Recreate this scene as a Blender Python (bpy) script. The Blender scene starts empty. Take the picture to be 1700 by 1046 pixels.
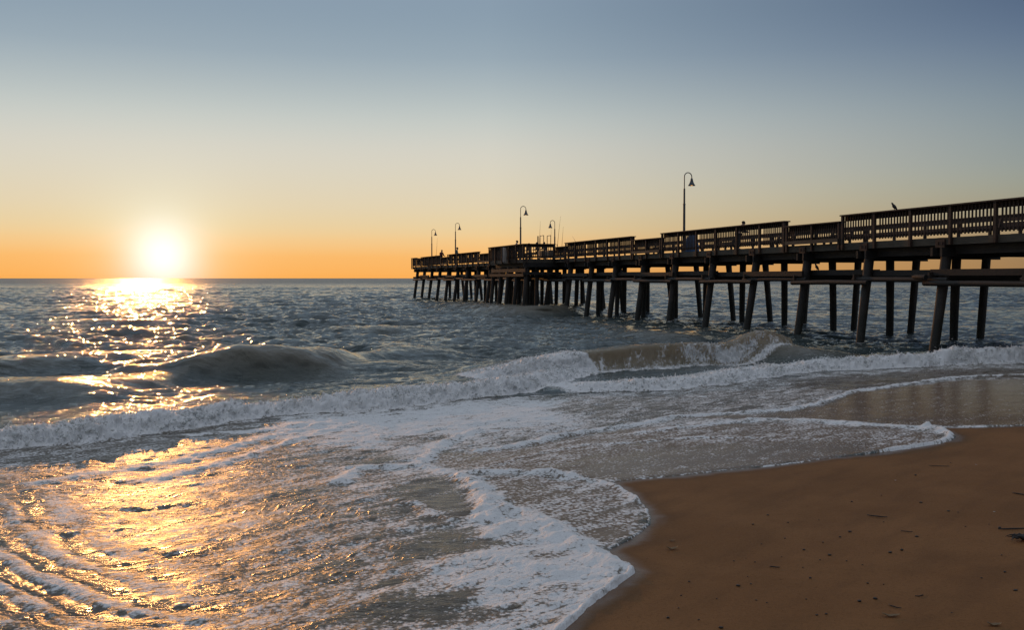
import bpy, bmesh, math, random
import numpy as np
from mathutils import Vector, Matrix

R = math.radians
S = bpy.context.scene
COL = S.collection

# ------------------------------------------------------------------ camera
CAM_H = 2.3
PITCH = math.atan((523 - 462) / 1653.0)
cam = bpy.data.cameras.new('camera')
cam_o = bpy.data.objects.new('camera', cam)
COL.objects.link(cam_o)
cam.sensor_width = 36
cam.lens = 35.0
cam.clip_end = 80000
cam_o.location = (0, 0, CAM_H)
cam_o.rotation_euler = (R(90) - PITCH, 0, 0)
S.camera = cam_o

# ------------------------------------------------------------------ sky and sun
SUN_EL, SUN_AZ = R(8.0), R(-20.4)          # azimuth from +Y, positive to the right
SUN_DIR = Vector((math.sin(SUN_AZ) * math.cos(SUN_EL), math.cos(SUN_AZ) * math.cos(SUN_EL), math.sin(SUN_EL)))
GLOW_EL, GLOW_AZ = R(1.08), R(-19.3)
GLOW_DIR = Vector((math.sin(GLOW_AZ) * math.cos(GLOW_EL), math.cos(GLOW_AZ) * math.cos(GLOW_EL), math.sin(GLOW_EL)))
S.view_settings.view_transform = 'Standard'
S.view_settings.look = 'None'
S.view_settings.exposure = 0.0
S.view_settings.gamma = 1.0


def lin(c):
    return tuple(((v / 255) / 12.92 if v / 255 <= 0.04045 else ((v / 255 + 0.055) / 1.055) ** 2.4) for v in c)


world = bpy.data.worlds.new("World")
S.world = world
world.use_nodes = True
wn = world.node_tree
WL = wn.links.new
bg = wn.nodes['Background']
bg.inputs[1].default_value = 0.1


def wmath(op, a, b=None, c=None):
    n = wn.nodes.new('ShaderNodeMath')
    n.operation = op
    for i, v in enumerate((a, b, c)):
        if v is None:
            continue
        if isinstance(v, (int, float)):
            n.inputs[i].default_value = v
        else:
            WL(v, n.inputs[i])
    return n.outputs[0]


def wdot(sock, vec):
    n = wn.nodes.new('ShaderNodeVectorMath')
    n.operation = 'DOT_PRODUCT'
    WL(sock, n.inputs[0])
    n.inputs[1].default_value = vec
    return n.outputs['Value']


tc = wn.nodes.new('ShaderNodeTexCoord')
DIR = tc.outputs['Generated']
sky = wn.nodes.new('ShaderNodeTexSky')
sky.sky_type = 'NISHITA'
sky.sun_disc = False
sky.sun_elevation = SUN_EL
sky.sun_rotation = SUN_AZ
sky.dust_density = 3.0
sky.ozone_density = 2.0


def sky_ramp(elev_sock, stops):
    n = wn.nodes.new('ShaderNodeValToRGB')
    n.color_ramp.interpolation = 'B_SPLINE'
    el = n.color_ramp.elements
    while len(el) < len(stops):
        el.new(0.5)
    for e, (deg, c) in zip(el, stops):
        e.position = max(0.0, min(1.0, math.sqrt(max(0, deg) / 90)))
        e.color = (*lin(c), 1)
    WL(elev_sock, n.inputs[0])
    return n.outputs[0]


zc = wdot(DIR, (0, 0, 1))
elev = wmath('MULTIPLY', wmath('ARCSINE', wmath('MAXIMUM', zc, 0.0)), 2 / math.pi)
elev = wmath('SQRT', elev)
near = sky_ramp(elev, [(0, (253, 171, 80)), (1.2, (252, 185, 102)), (2.2, (243, 203, 144)), (3.0, (232, 208, 162)), (4.0, (227, 210, 176)), (5.6, (219, 211, 190)), (7.3, (213, 210, 198)),
                       (9.0, (195, 202, 198)), (10.7, (172, 184, 188)), (12.4, (153, 170, 182)), (16, (124, 146, 166)), (30, (168, 180, 195)), (90, (196, 203, 214))])
away = sky_ramp(elev, [(0, (140, 112, 76)), (1.5, (144, 118, 86)), (3.2, (150, 138, 112)), (4.6, (146, 150, 136)), (6.0, (138, 149, 148)),
                       (9.0, (120, 138, 150)), (12.4, (86, 106, 136)), (16, (64, 83, 110)), (30, (110, 126, 150)), (55, (180, 188, 202)), (90, (196, 203, 214))])
# azimuth away from the sun
flat = wn.nodes.new('ShaderNodeVectorMath'); flat.operation = 'MULTIPLY'
WL(DIR, flat.inputs[0]); flat.inputs[1].default_value = (1, 1, 0)
nrm = wn.nodes.new('ShaderNodeVectorMath'); nrm.operation = 'NORMALIZE'
WL(flat.outputs[0], nrm.inputs[0])
ca = wdot(nrm.outputs[0], (math.sin(GLOW_AZ), math.cos(GLOW_AZ), 0))
az = wmath('ARCCOSINE', wmath('MINIMUM', ca, 0.99999))
mr = wn.nodes.new('ShaderNodeMapRange'); mr.interpolation_type = 'LINEAR'
WL(az, mr.inputs['Value'])
mr.inputs['From Min'].default_value = R(18); mr.inputs['From Max'].default_value = R(50)
mix = wn.nodes.new('ShaderNodeMix'); mix.data_type = 'RGBA'
WL(mr.outputs[0], mix.inputs['Factor']); WL(near, mix.inputs['A']); WL(away, mix.inputs['B'])
# glow round the sun
gd = wdot(DIR, GLOW_DIR)
ang = wmath('ARCCOSINE', wmath('MINIMUM', gd, 0.999999))


def wscale(col_sock_or_rgb, fac):
    n = wn.nodes.new('ShaderNodeVectorMath'); n.operation = 'SCALE'
    if isinstance(col_sock_or_rgb, tuple):
        n.inputs[0].default_value = col_sock_or_rgb
    else:
        WL(col_sock_or_rgb, n.inputs[0])
    if isinstance(fac, (int, float)):
        n.inputs['Scale'].default_value = fac
    else:
        WL(fac, n.inputs['Scale'])
    return n.outputs[0]


def wadd(a, b):
    n = wn.nodes.new('ShaderNodeVectorMath'); n.operation = 'ADD'
    WL(a, n.inputs[0]); WL(b, n.inputs[1])
    return n.outputs[0]


def gauss(sig):
    q = wmath('DIVIDE', ang, R(sig))
    return wmath('EXPONENT', wmath('MULTIPLY', wmath('MULTIPLY', q, q), -1.0))


total = mix.outputs['Result']
total = wadd(total, wscale((0.30, 0.50, 0.72), gauss(1.75)))
total = wadd(total, wscale((0.12, 0.17, 0.16), gauss(3.6)))
total = wadd(total, wscale((0.02, 0.015, 0.007), gauss(7.0)))
total = wscale(total, 9.9)
total = wadd(total, wscale(sky.outputs[0], 0.004))
WL(total, bg.inputs[0])

sun = bpy.data.lights.new('sun', 'SUN')
sun.energy = 0.75
sun.angle = R(0.6)
sun.color = (1.0, 0.43, 0.12)
sun_o = bpy.data.objects.new('sun', sun)
COL.objects.link(sun_o)
sun_o.rotation_euler = SUN_DIR.to_track_quat('Z', 'Y').to_euler()
sun_o.location = (-30, 60, 20)

# ------------------------------------------------------------------ helpers
CR, SR = math.cos(PITCH), math.sin(PITCH)
# the beach plane: mean waterline through two ground points, rising inland
L0 = np.array((0.60, 6.5)); L1 = np.array((8.0, 15.5))
LD = (L1 - L0) / np.linalg.norm(L1 - L0)
LN = np.array((LD[1], -LD[0]))               # inland
SLOPE, ZL = 0.05, 0.03


def sand_z(X, Y):
    d = (X - L0[0]) * LN[0] + (Y - L0[1]) * LN[1]
    z = ZL + np.where(d > 0, SLOPE * d, np.where(d > -4, .014 * d, -.056 + .05 * (d + 4)))
    z = np.where(z < -1.5, -1.5, z)
    top = 0.9
    return np.where(z > top, top + (z - top) * 0.25, z)


def ray(px, py):
    cx, cy = (px - 850) / 1653.0, (523 - py) / 1653.0
    return np.array((cx, CR + cy * SR, -SR + cy * CR))   # camera pitched down


def gp(px, py, z=None):
    """a photo pixel to a point on the ground: the beach plane or the sea level, whichever is met first"""
    d = ray(px, py)
    if z is not None:
        t = (z - CAM_H) / d[2]
        return d[:2] * t
    zz = 0.0
    for _ in range(30):
        q = d[:2] * ((zz - CAM_H) / d[2])
        zz = 0.5 * zz + 0.5 * max(float(sand_z(q[0], q[1])), 0.0)
    return d[:2] * ((zz - CAM_H) / d[2])


def gpl(pts, z=None):
    return np.array([gp(p[0], p[1], z) for p in pts])


def smooth(a, b, x):
    t = np.clip((x - a) / (b - a), 0, 1)
    return t * t * (3 - 2 * t)


def _hash(ix, iy, seed):
    h = (ix.astype(np.uint32) * np.uint32(374761393) + iy.astype(np.uint32) * np.uint32(668265263) + np.uint32(seed * 2654435761 % 4294967296))
    h = (h ^ (h >> np.uint32(13))) * np.uint32(1274126177)
    return h ^ (h >> np.uint32(16))


def perlin(x, y, seed=0):
    x = np.asarray(x, np.float64); y = np.asarray(y, np.float64)
    x0 = np.floor(x).astype(np.int64); y0 = np.floor(y).astype(np.int64)
    fx = x - x0; fy = y - y0
    u = fx * fx * fx * (fx * (fx * 6 - 15) + 10); v = fy * fy * fy * (fy * (fy * 6 - 15) + 10)

    def g(ix, iy, dx, dy):
        a = _hash(ix, iy, seed).astype(np.float64) * (2 * math.pi / 4294967296.0)
        return np.cos(a) * dx + np.sin(a) * dy
    n00 = g(x0, y0, fx, fy); n10 = g(x0 + 1, y0, fx - 1, fy)
    n01 = g(x0, y0 + 1, fx, fy - 1); n11 = g(x0 + 1, y0 + 1, fx - 1, fy - 1)
    return ((n00 * (1 - u) + n10 * u) * (1 - v) + (n01 * (1 - u) + n11 * u) * v) * 1.5


def fbm(x, y, oct=4, seed=0, gain=0.5):
    s = 0; a = 1.0; tot = 0
    for o in range(oct):
        s = s + a * perlin(x * 2 ** o, y * 2 ** o, seed + o * 17)
        tot += a; a *= gain
    return s / tot


def polydist(X, Y, pts, vals=None):
    """distance to a polyline, with the side (+ on its left) and interpolated values"""
    best = np.full(X.shape, 1e9); side = np.ones(X.shape)
    along = np.zeros(X.shape)
    out = None if vals is None else np.zeros(X.shape)
    acc = 0.0
    for i in range(len(pts) - 1):
        a, b = pts[i], pts[i + 1]
        d = b - a; L2 = d.dot(d); L = math.sqrt(L2)
        t = np.clip(((X - a[0]) * d[0] + (Y - a[1]) * d[1]) / L2, 0, 1)
        qx = X - (a[0] + t * d[0]); qy = Y - (a[1] + t * d[1])
        dd = np.sqrt(qx * qx + qy * qy)
        m = dd < best
        best = np.where(m, dd, best)
        cr = d[0] * (Y - a[1]) - d[1] * (X - a[0])
        side = np.where(m, np.sign(cr), side)
        along = np.where(m, acc + t * L, along)
        if vals is not None:
            out = np.where(m, vals[i] + t * (vals[i + 1] - vals[i]), out)
        acc += L
    return best, side, along, out


def crestdist(X, Y, P, H, deg):
    """signed distance behind a smooth crest line y = f(x), with the height along it"""
    x0 = P[:, 0].mean()
    c = np.polyfit(P[:, 0] - x0, P[:, 1], deg)
    xx = np.clip(X, P[:, 0].min() - 1, P[:, 0].max() + 1) - x0
    sl = np.polyval(np.polyder(c), xx)
    q = (Y - np.polyval(c, xx)) / np.sqrt(1 + sl * sl)
    return q, np.interp(X, P[:, 0], H, left=0, right=0)


def chaikin(pts, n=2, closed=False):
    pts = np.array(pts, float)
    for _ in range(n):
        q = []
        m = len(pts)
        rng = range(m if closed else m - 1)
        if not closed:
            q.append(pts[0])
        for i in rng:
            a, b = pts[i], pts[(i + 1) % m]
            q.append(a * 0.75 + b * 0.25); q.append(a * 0.25 + b * 0.75)
        if not closed:
            q.append(pts[-1])
        pts = np.array(q)
    return pts


def inside(X, Y, poly):
    c = np.zeros(X.shape, bool)
    j = len(poly) - 1
    for i in range(len(poly)):
        xi, yi = poly[i]; xj, yj = poly[j]
        if yi != yj:
            c ^= ((yi > Y) != (yj > Y)) & (X < (xj - xi) * (Y - yi) / (yj - yi) + xi)
        j = i
    return c


def polysd(X, Y, poly):
    p = np.vstack([poly, poly[:1]])
    d = polydist(X, Y, p)[0]
    return np.where(inside(X, Y, poly), d, -d)


def link(name, me, mat=None, parent=None):
    o = bpy.data.objects.new(name, me)
    COL.objects.link(o)
    if mat is not None:
        me.materials.append(mat)
    if parent is not None:
        o.parent = parent
    return o


def tag(o, label=None, cat=None, group=None, kind=None):
    if label: o['label'] = label
    if cat: o['category'] = cat
    if group: o['group'] = group
    if kind: o['kind'] = kind
    return o


def empty(name, loc=(0, 0, 0), rz=0.0, parent=None):
    o = bpy.data.objects.new(name, None)
    o.empty_display_size = 0.2
    COL.objects.link(o)
    o.location = loc
    o.rotation_euler = (0, 0, rz)
    if parent is not None:
        o.parent = parent
    return o


# ------------------------------------------------------------------ material helpers
class Mat:
    def __init__(self, name):
        self.m = bpy.data.materials.new(name)
        self.m.use_nodes = True
        self.t = self.m.node_tree
        self.t.nodes.clear()
        self.out = self.t.nodes.new('ShaderNodeOutputMaterial')

    def n(self, typ, **kw):
        nd = self.t.nodes.new(typ)
        for k, v in kw.items():
            setattr(nd, k, v)
        return nd

    def set(self, sock, v):
        if hasattr(v, 'is_output'):
            self.t.links.new(v, sock)
        elif isinstance(v, tuple) and len(v) == 3 and sock.type == 'RGBA':
            sock.default_value = (*v, 1)
        else:
            sock.default_value = v

    def math(self, op, a, b=0.0, c=None, clamp=False):
        nd = self.n('ShaderNodeMath', operation=op, use_clamp=clamp)
        self.set(nd.inputs[0], a); self.set(nd.inputs[1], b)
        if c is not None: self.set(nd.inputs[2], c)
        return nd.outputs[0]

    def attr(self, name):
        return self.n('ShaderNodeAttribute', attribute_name=name).outputs['Fac']

    def mix(self, f, a, b):
        nd = self.n('ShaderNodeMix', data_type='RGBA')
        self.set(nd.inputs['Factor'], f); self.set(nd.inputs['A'], a); self.set(nd.inputs['B'], b)
        return nd.outputs['Result']

    def mixf(self, f, a, b):
        nd = self.n('ShaderNodeMix', data_type='FLOAT')
        self.set(nd.inputs['Factor'], f); self.set(nd.inputs['A'], a); self.set(nd.inputs['B'], b)
        return nd.outputs['Result']

    def noise(self, vec, scale, detail=4, rough=0.55, dist=0.0, out='Fac'):
        nd = self.n('ShaderNodeTexNoise')
        self.set(nd.inputs['Vector'], vec); nd.inputs['Scale'].default_value = scale
        nd.inputs['Detail'].default_value = detail; nd.inputs['Roughness'].default_value = rough
        nd.inputs['Distortion'].default_value = dist
        return nd.outputs[out]

    def voro(self, vec, scale, feature='F1', out='Distance', rand=1.0):
        nd = self.n('ShaderNodeTexVoronoi', feature=feature)
        self.set(nd.inputs['Vector'], vec); nd.inputs['Scale'].default_value = scale
        nd.inputs['Randomness'].default_value = rand
        return nd.outputs[out]

    def ss(self, x, a, b, lo=0.0, hi=1.0):
        nd = self.n('ShaderNodeMapRange', interpolation_type='SMOOTHSTEP')
        self.set(nd.inputs['Value'], x); self.set(nd.inputs['From Min'], a); self.set(nd.inputs['From Max'], b)
        nd.inputs['To Min'].default_value = lo; nd.inputs['To Max'].default_value = hi
        return nd.outputs[0]

    def mapping(self, vec, rot=(0, 0, 0), scale=(1, 1, 1), kind='POINT'):
        nd = self.n('ShaderNodeMapping', vector_type=kind)
        self.set(nd.inputs['Vector'], vec)
        nd.inputs['Rotation'].default_value = rot; nd.inputs['Scale'].default_value = scale
        return nd.outputs[0]

    def bump(self, h, dist, strength=1.0, normal=None):
        nd = self.n('ShaderNodeBump')
        self.set(nd.inputs['Height'], h); self.set(nd.inputs['Distance'], dist); self.set(nd.inputs['Strength'], strength)
        if normal is not None: self.set(nd.inputs['Normal'], normal)
        return nd.outputs[0]

    def bsdf(self, **kw):
        nd = self.n('ShaderNodeBsdfPrincipled')
        for k, v in kw.items():
            self.set(nd.inputs[k.replace('_', ' ')], v)
        return nd

    def finish(self, sh):
        self.t.links.new(sh.outputs[0] if not hasattr(sh, 'is_output') else sh, self.out.inputs['Surface'])
        return self.m


# ------------------------------------------------------------------ terrain fields
# swash edge as traced, then carried on outside the frame
EDGE = gpl([(1700, 707), (1600, 711), (1530, 709), (1562, 713), (1582, 719), (1588, 727), (1570, 735), (1540, 741), (1440, 755), (1400, 758),
            (1310, 772), (1230, 779), (1150, 788), (1060, 796), (1004, 802), (1035, 812), (1062, 833), (1078, 850), (1082, 866), (1070, 882),
            (1035, 902), (1005, 916), (1022, 926), (1042, 938), (1060, 948), (1050, 957), (1018, 976), (1000, 992), (985, 1004), (962, 1026), (940, 1046)])
EDGE = np.vstack([gpl([(6500, 640), (2600, 676), (2000, 695)]), EDGE, np.array([(-0.1, 5.6), (-1.2, 4.6), (-2.6, 3.6), (-4.5, 2.0), (-7.5, -1.0), (-14, -6)])])
EDGE_S = chaikin(EDGE, 2)
SEA_POLY = np.vstack([EDGE_S, np.array([(-60, -6), (-60, 400), (400, 400), (400, EDGE_S[0][1])])])

# wave fronts: (px, py, height) along the base of the front
BORES = {
    'left': [(-500, 800, 0.180), (-150, 760, 0.216), (0, 742, 0.240), (120, 735, 0.228), (250, 718, 0.228), (400, 697, 0.216), (480, 684, 0.216), (600, 682, 0.264), (700, 668, 0.276),
             (800, 657, 0.264), (880, 650, 0.252), (930, 640, 0.264), (960, 627, 0.216), (985, 617, 0.072), (1000, 612, 0.000)],
    'mid': [(780, 634, 0.000), (830, 631, 0.213), (880, 628, 0.328), (930, 623, 0.377), (965, 619, 0.279), (1000, 616, 0.000)],
    'right': [(930, 652, 0.000), (960, 648, 0.104), (1010, 648, 0.148), (1100, 646, 0.148), (1240, 632, 0.178), (1330, 618, 0.192), (1400, 611, 0.252), (1480, 608, 0.340), (1600, 608, 0.370),
              (1700, 604, 0.370), (2100, 596, 0.370), (3000, 585, 0.296)],
}
CURL = [(830, 634, .0), (880, 628, .22), (930, 622, .42), (1000, 617, .50), (1080, 611, .56), (1150, 606, .62), (1220, 601, .62), (1280, 596, .46), (1340, 591, .24), (1430, 587, .0)]
SWELLS = [  # crest px, height; front width, back width
    ([(-300, 640, .3), (0, 630, .27), (100, 623, .30), (200, 616, .33), (280, 609, .32), (340, 601, .22), (420, 600, .0)], 0.8, 1.8),
    ([(200, 614, .0), (290, 603, .30), (350, 585, .50), (400, 571, .60), (440, 565, .64), (500, 573, .57), (560, 585, .40), (640, 597, .15), (720, 602, .0)], 0.95, 2.2),
    ([(-200, 603, .2), (0, 598, .24), (120, 589, .26), (200, 585, .22), (280, 588, .12), (340, 592, .0)], 0.9, 2.0),
    ([(740, 500, .1), (790, 503, .4), (840, 506, .55), (890, 507, .62), (930, 506, .55), (970, 503, .3), (1010, 500, .0)], 1.6, 2.6),
    ([(560, 600, .0), (620, 578, .22), (680, 572, .26), (740, 578, .18), (800, 588, .0)], 0.9, 2.0),
    ([(1180, 571, .0), (1240, 567, .45), (1300, 571, .45), (1360, 580, .30), (1420, 588, .0)], 0.8, 2.0),
    ([(60, 533, .1), (160, 528, .25), (260, 530, .25), (330, 536, .0)], 1.2, 2.6),
    ([(520, 545, .0), (600, 540, .28), (690, 540, .26), (760, 548, .0)], 1.2, 2.6),
    ([(980, 545, .0), (1060, 548, .30), (1140, 552, .30), (1200, 560, .0)], 1.0, 2.2),
]
# foam ridges lying on the swash: px path, half width (m), height (m), coverage
RIDGES = [
    ([(753, 789), (780, 800), (800, 822), (812, 846), (806, 872)], .122, .050, 1.0),
    ([(760, 787), (850, 786), (944, 789), (960, 797), (1004, 803), (1040, 818), (1064, 838)], .06, .030, .95),
    ([(1060, 946), (1040, 948), (1000, 930), (940, 893), (900, 868), (850, 850), (820, 858)], .10, .035, 1.0),
    ([(1062, 948), (1030, 968), (1000, 990), (965, 1020), (935, 1046), (880, 1100)], .06, .034, 1.0),
    ([(806, 905), (830, 880), (880, 878), (930, 905)], .10, .03, 1.0),
    ([(700, 955), (800, 925), (880, 945), (960, 955), (1030, 958)], .10, .02, 1.0),
    ([(815, 845), (842, 845), (846, 858)], .06, .030, 1.0),
    ([(690, 770), (715, 752), (722, 738), (760, 722), (800, 708)], .10, .028, .95),
    ([(560, 775), (600, 772), (640, 772), (700, 768), (750, 788)], .10, .024, .95),
    ([(600, 772), (570, 790), (560, 800)], .10, .02, .95),
    ([(760, 787), (830, 770), (880, 755), (960, 738), (1041, 738), (1120, 730), (1185, 728), (1290, 732)], .09, .014, .72),
    ([(780, 745), (860, 738), (920, 722), (1000, 710), (1065, 700), (1130, 688), (1205, 687), (1288, 684), (1354, 674), (1395, 660), (1412, 651), (1480, 643), (1560, 631), (1640, 627), (1760, 624)], .07, .035, .95),
    ([(1040, 722), (1100, 714), (1200, 703), (1260, 697), (1310, 699), (1400, 706), (1500, 711), (1545, 713), (1588, 727)], .124, .020, .85),
    ([(1524, 711), (1545, 710), (1588, 726), (1540, 741), (1470, 750), (1430, 757)], .045, .035, .95),
    ([(1535, 709), (1548, 712)], .07, .06, 1.0),
    ([(1320, 770), (1290, 774), (1250, 778)], .025, .015, .9),
    ([(640, 830), (690, 838), (720, 862), (765, 870)], .08, .02, .8),
    ([(30, 800), (120, 790), (220, 775), (340, 752), (450, 720), (540, 700)], .12, .02, .95),
    ([(200, 800), (300, 785), (420, 750), (520, 715), (640, 690)], .10, .018, .95),
    ([(300, 720), (420, 712), (540, 698), (660, 688)], .12, .02, .95),
    ([(620, 720), (700, 712), (790, 700), (860, 690)], .12, .022, .9),
]
# foam cover painted as areas: px polygon, cover, film (0 sea .. 1 thin film over sand), feather m
AREAS = [
    ([(-900, 860), (0, 742), (250, 718), (480, 684), (600, 682), (700, 668), (800, 657), (900, 655), (940, 650), (1100, 646), (1330, 618), (1480, 608), (1700, 604), (3000, 590),
      (3000, 660), (1700, 707), (1590, 730), (1150, 790), (1090, 870), (1060, 950), (930, 1060), (800, 1250), (-900, 1400)], .62, .45, .3),
    ([(-900, 860), (0, 742), (250, 720), (480, 686), (620, 684), (560, 760), (600, 830), (680, 880), (700, 960), (600, 1060), (300, 1200), (-900, 1200)], .50, .45, .5),
    ([(430, 694), (600, 684), (700, 670), (900, 658), (980, 664), (940, 700), (830, 712), (740, 735), (660, 760), (520, 740)], .90, .4, .4),
    # streaky zone right of centre
    ([(900, 662), (1100, 652), (1330, 624), (1480, 614), (1700, 610), (2600, 600), (2600, 640), (1640, 627), (1412, 651), (1354, 674), (1205, 687), (1080, 695), (960, 690)], .54, .55, .3),
    ([(1300, 632), (1480, 618), (1700, 614), (2600, 604), (2600, 634), (1640, 624), (1500, 637), (1400, 648)], .18, .6, .3),
    # wet brown sheet right
    ([(1120, 692), (1205, 690), (1288, 686), (1354, 677), (1395, 664), (1412, 653), (1480, 645), (1640, 629), (2600, 615), (2600, 676), (1700, 707), (1530, 709), (1400, 703), (1310, 696), (1230, 697)], .27, 1.0, .06),
    # speckled film of the big lobe
    ([(722, 770), (726, 745), (790, 745), (860, 740), (930, 724), (1000, 714), (1070, 706), (1310, 704), (1500, 715), (1580, 726), (1540, 741), (1310, 772), (1150, 788), (1004, 802), (950, 788), (800, 784)], .53, .95, .08),
    ([(1000, 760), (1150, 742), (1330, 738), (1450, 735), (1460, 752), (1310, 771), (1150, 787), (1010, 800), (960, 785)], .34, 1.0, .12),
    # lobe 2
    ([(800, 792), (950, 792), (1004, 803), (1062, 833), (1082, 866), (1035, 902), (1005, 916), (930, 885), (860, 845), (825, 820)], .60, .85, .06),
    ([(825, 800), (900, 796), (950, 815), (900, 835), (850, 835)], .50, .9, .12),
    ([(940, 888), (1000, 912), (1060, 880), (1020, 880)], .40, .95, .1),
    # lobe 1
    ([(700, 1000), (765, 872), (830, 855), (870, 850), (930, 882), (1005, 916), (1060, 948), (1000, 992), (940, 1046), (850, 1120), (700, 1120)], .84, .6, .10),
    # olive pools
    ([(640, 838), (690, 800), (740, 792), (775, 812), (795, 848), (766, 868), (715, 866)], .22, .75, .14),
    ([(690, 885), (740, 874), (790, 885), (815, 905), (760, 932), (680, 925)], .34, .55, .16),
    ([(660, 992), (740, 982), (840, 1005), (835, 1030), (720, 1046), (600, 1060), (560, 1030)], .36, .5, .2),
    ([(-60, 1005), (40, 1030), (110, 1060), (100, 1130), (-200, 1130)], .45, .4, .15),
    ([(500, 748), (560, 738), (660, 742), (665, 770), (560, 772)], .50, .5, .15),
    ([(640, 722), (720, 716), (760, 722), (700, 735), (650, 742)], .58, .5, .12),
    ([(40, 845), (110, 820), (150, 845), (100, 870)], .66, .4, .15),
]


def spectrum(N, L, lam, th, seed, power=4, short=0.12):
    rng = np.random.default_rng(seed)
    k1 = np.fft.fftfreq(N, L / N) * 2 * math.pi
    kx, ky = np.meshgrid(k1, k1, indexing='xy')
    k = np.sqrt(kx ** 2 + ky ** 2); k[0, 0] = 1
    kp = 2 * math.pi / lam
    P = np.exp(-1.25 * (kp / k) ** 2) / k ** 3.6 * np.exp(-(k * short) ** 2)
    c = (kx * math.cos(th) + ky * math.sin(th)) / k
    P *= np.abs(c) ** power * 0.9 + 0.1
    P[0, 0] = 0
    h = (rng.normal(size=(N, N)) + 1j * rng.normal(size=(N, N))) * np.sqrt(P)
    H = np.fft.ifft2(h).real
    s = H.std()
    Dx = np.fft.ifft2(-1j * kx / k * h).real / s
    Dy = np.fft.ifft2(-1j * ky / k * h).real / s
    return (H / s).astype(np.float32), Dx.astype(np.float32), Dy.astype(np.float32), N, L


def sample(T, X, Y, which=(0, 1, 2)):
    N, L = T[3], T[4]
    u = (X / L) % 1.0 * N; v = (Y / L) % 1.0 * N
    i0 = np.floor(u).astype(np.int64); j0 = np.floor(v).astype(np.int64)
    fu = u - i0; fv = v - j0
    i0 %= N; j0 %= N
    i1 = (i0 + 1) % N; j1 = (j0 + 1) % N
    res = []
    for w in which:
        A = T[w]
        res.append((A[j0, i0] * (1 - fu) + A[j0, i1] * fu) * (1 - fv) + (A[j1, i0] * (1 - fu) + A[j1, i1] * fu) * fv)
    return res


# ------------------------------------------------------------------ sea
def grid_mesh(name, V, nr, nc, keep=None):
    idx = np.arange(nr * nc).reshape(nr, nc)
    F = np.stack([idx[:-1, :-1], idx[:-1, 1:], idx[1:, 1:], idx[1:, :-1]], -1).reshape(-1, 4)
    if keep is not None:
        kq = keep.reshape(nr, nc)
        km = (kq[:-1, :-1] | kq[:-1, 1:] | kq[1:, 1:] | kq[1:, :-1]).reshape(-1)
        F = F[km]
        used = np.zeros(nr * nc, bool); used[F.ravel()] = True
        remap = np.cumsum(used) - 1
        V = V[used]; F = remap[F]
    else:
        used = np.ones(nr * nc, bool)
    me = bpy.data.meshes.new(name)
    me.vertices.add(len(V)); me.vertices.foreach_set('co', V.astype(np.float32).ravel())
    me.loops.add(F.size); me.loops.foreach_set('vertex_index', F.astype(np.int32).ravel())
    me.polygons.add(len(F))
    me.polygons.foreach_set('loop_start', np.arange(0, F.size, 4, dtype=np.int32))
    me.polygons.foreach_set('loop_total', np.full(len(F), 4, np.int32))
    me.polygons.foreach_set('use_smooth', np.ones(len(F), bool))
    me.update(calc_edges=True)
    return me, used


def bore_profile(d, side, h, front=0.35, back=2.2):
    """height of a broken wave: steep rise behind its front line, long tail"""
    s = d * side
    up = smooth(-0.02, front, s)
    dn = np.exp(-np.clip(s - front, 0, None) / back)
    return h * up * dn


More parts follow.
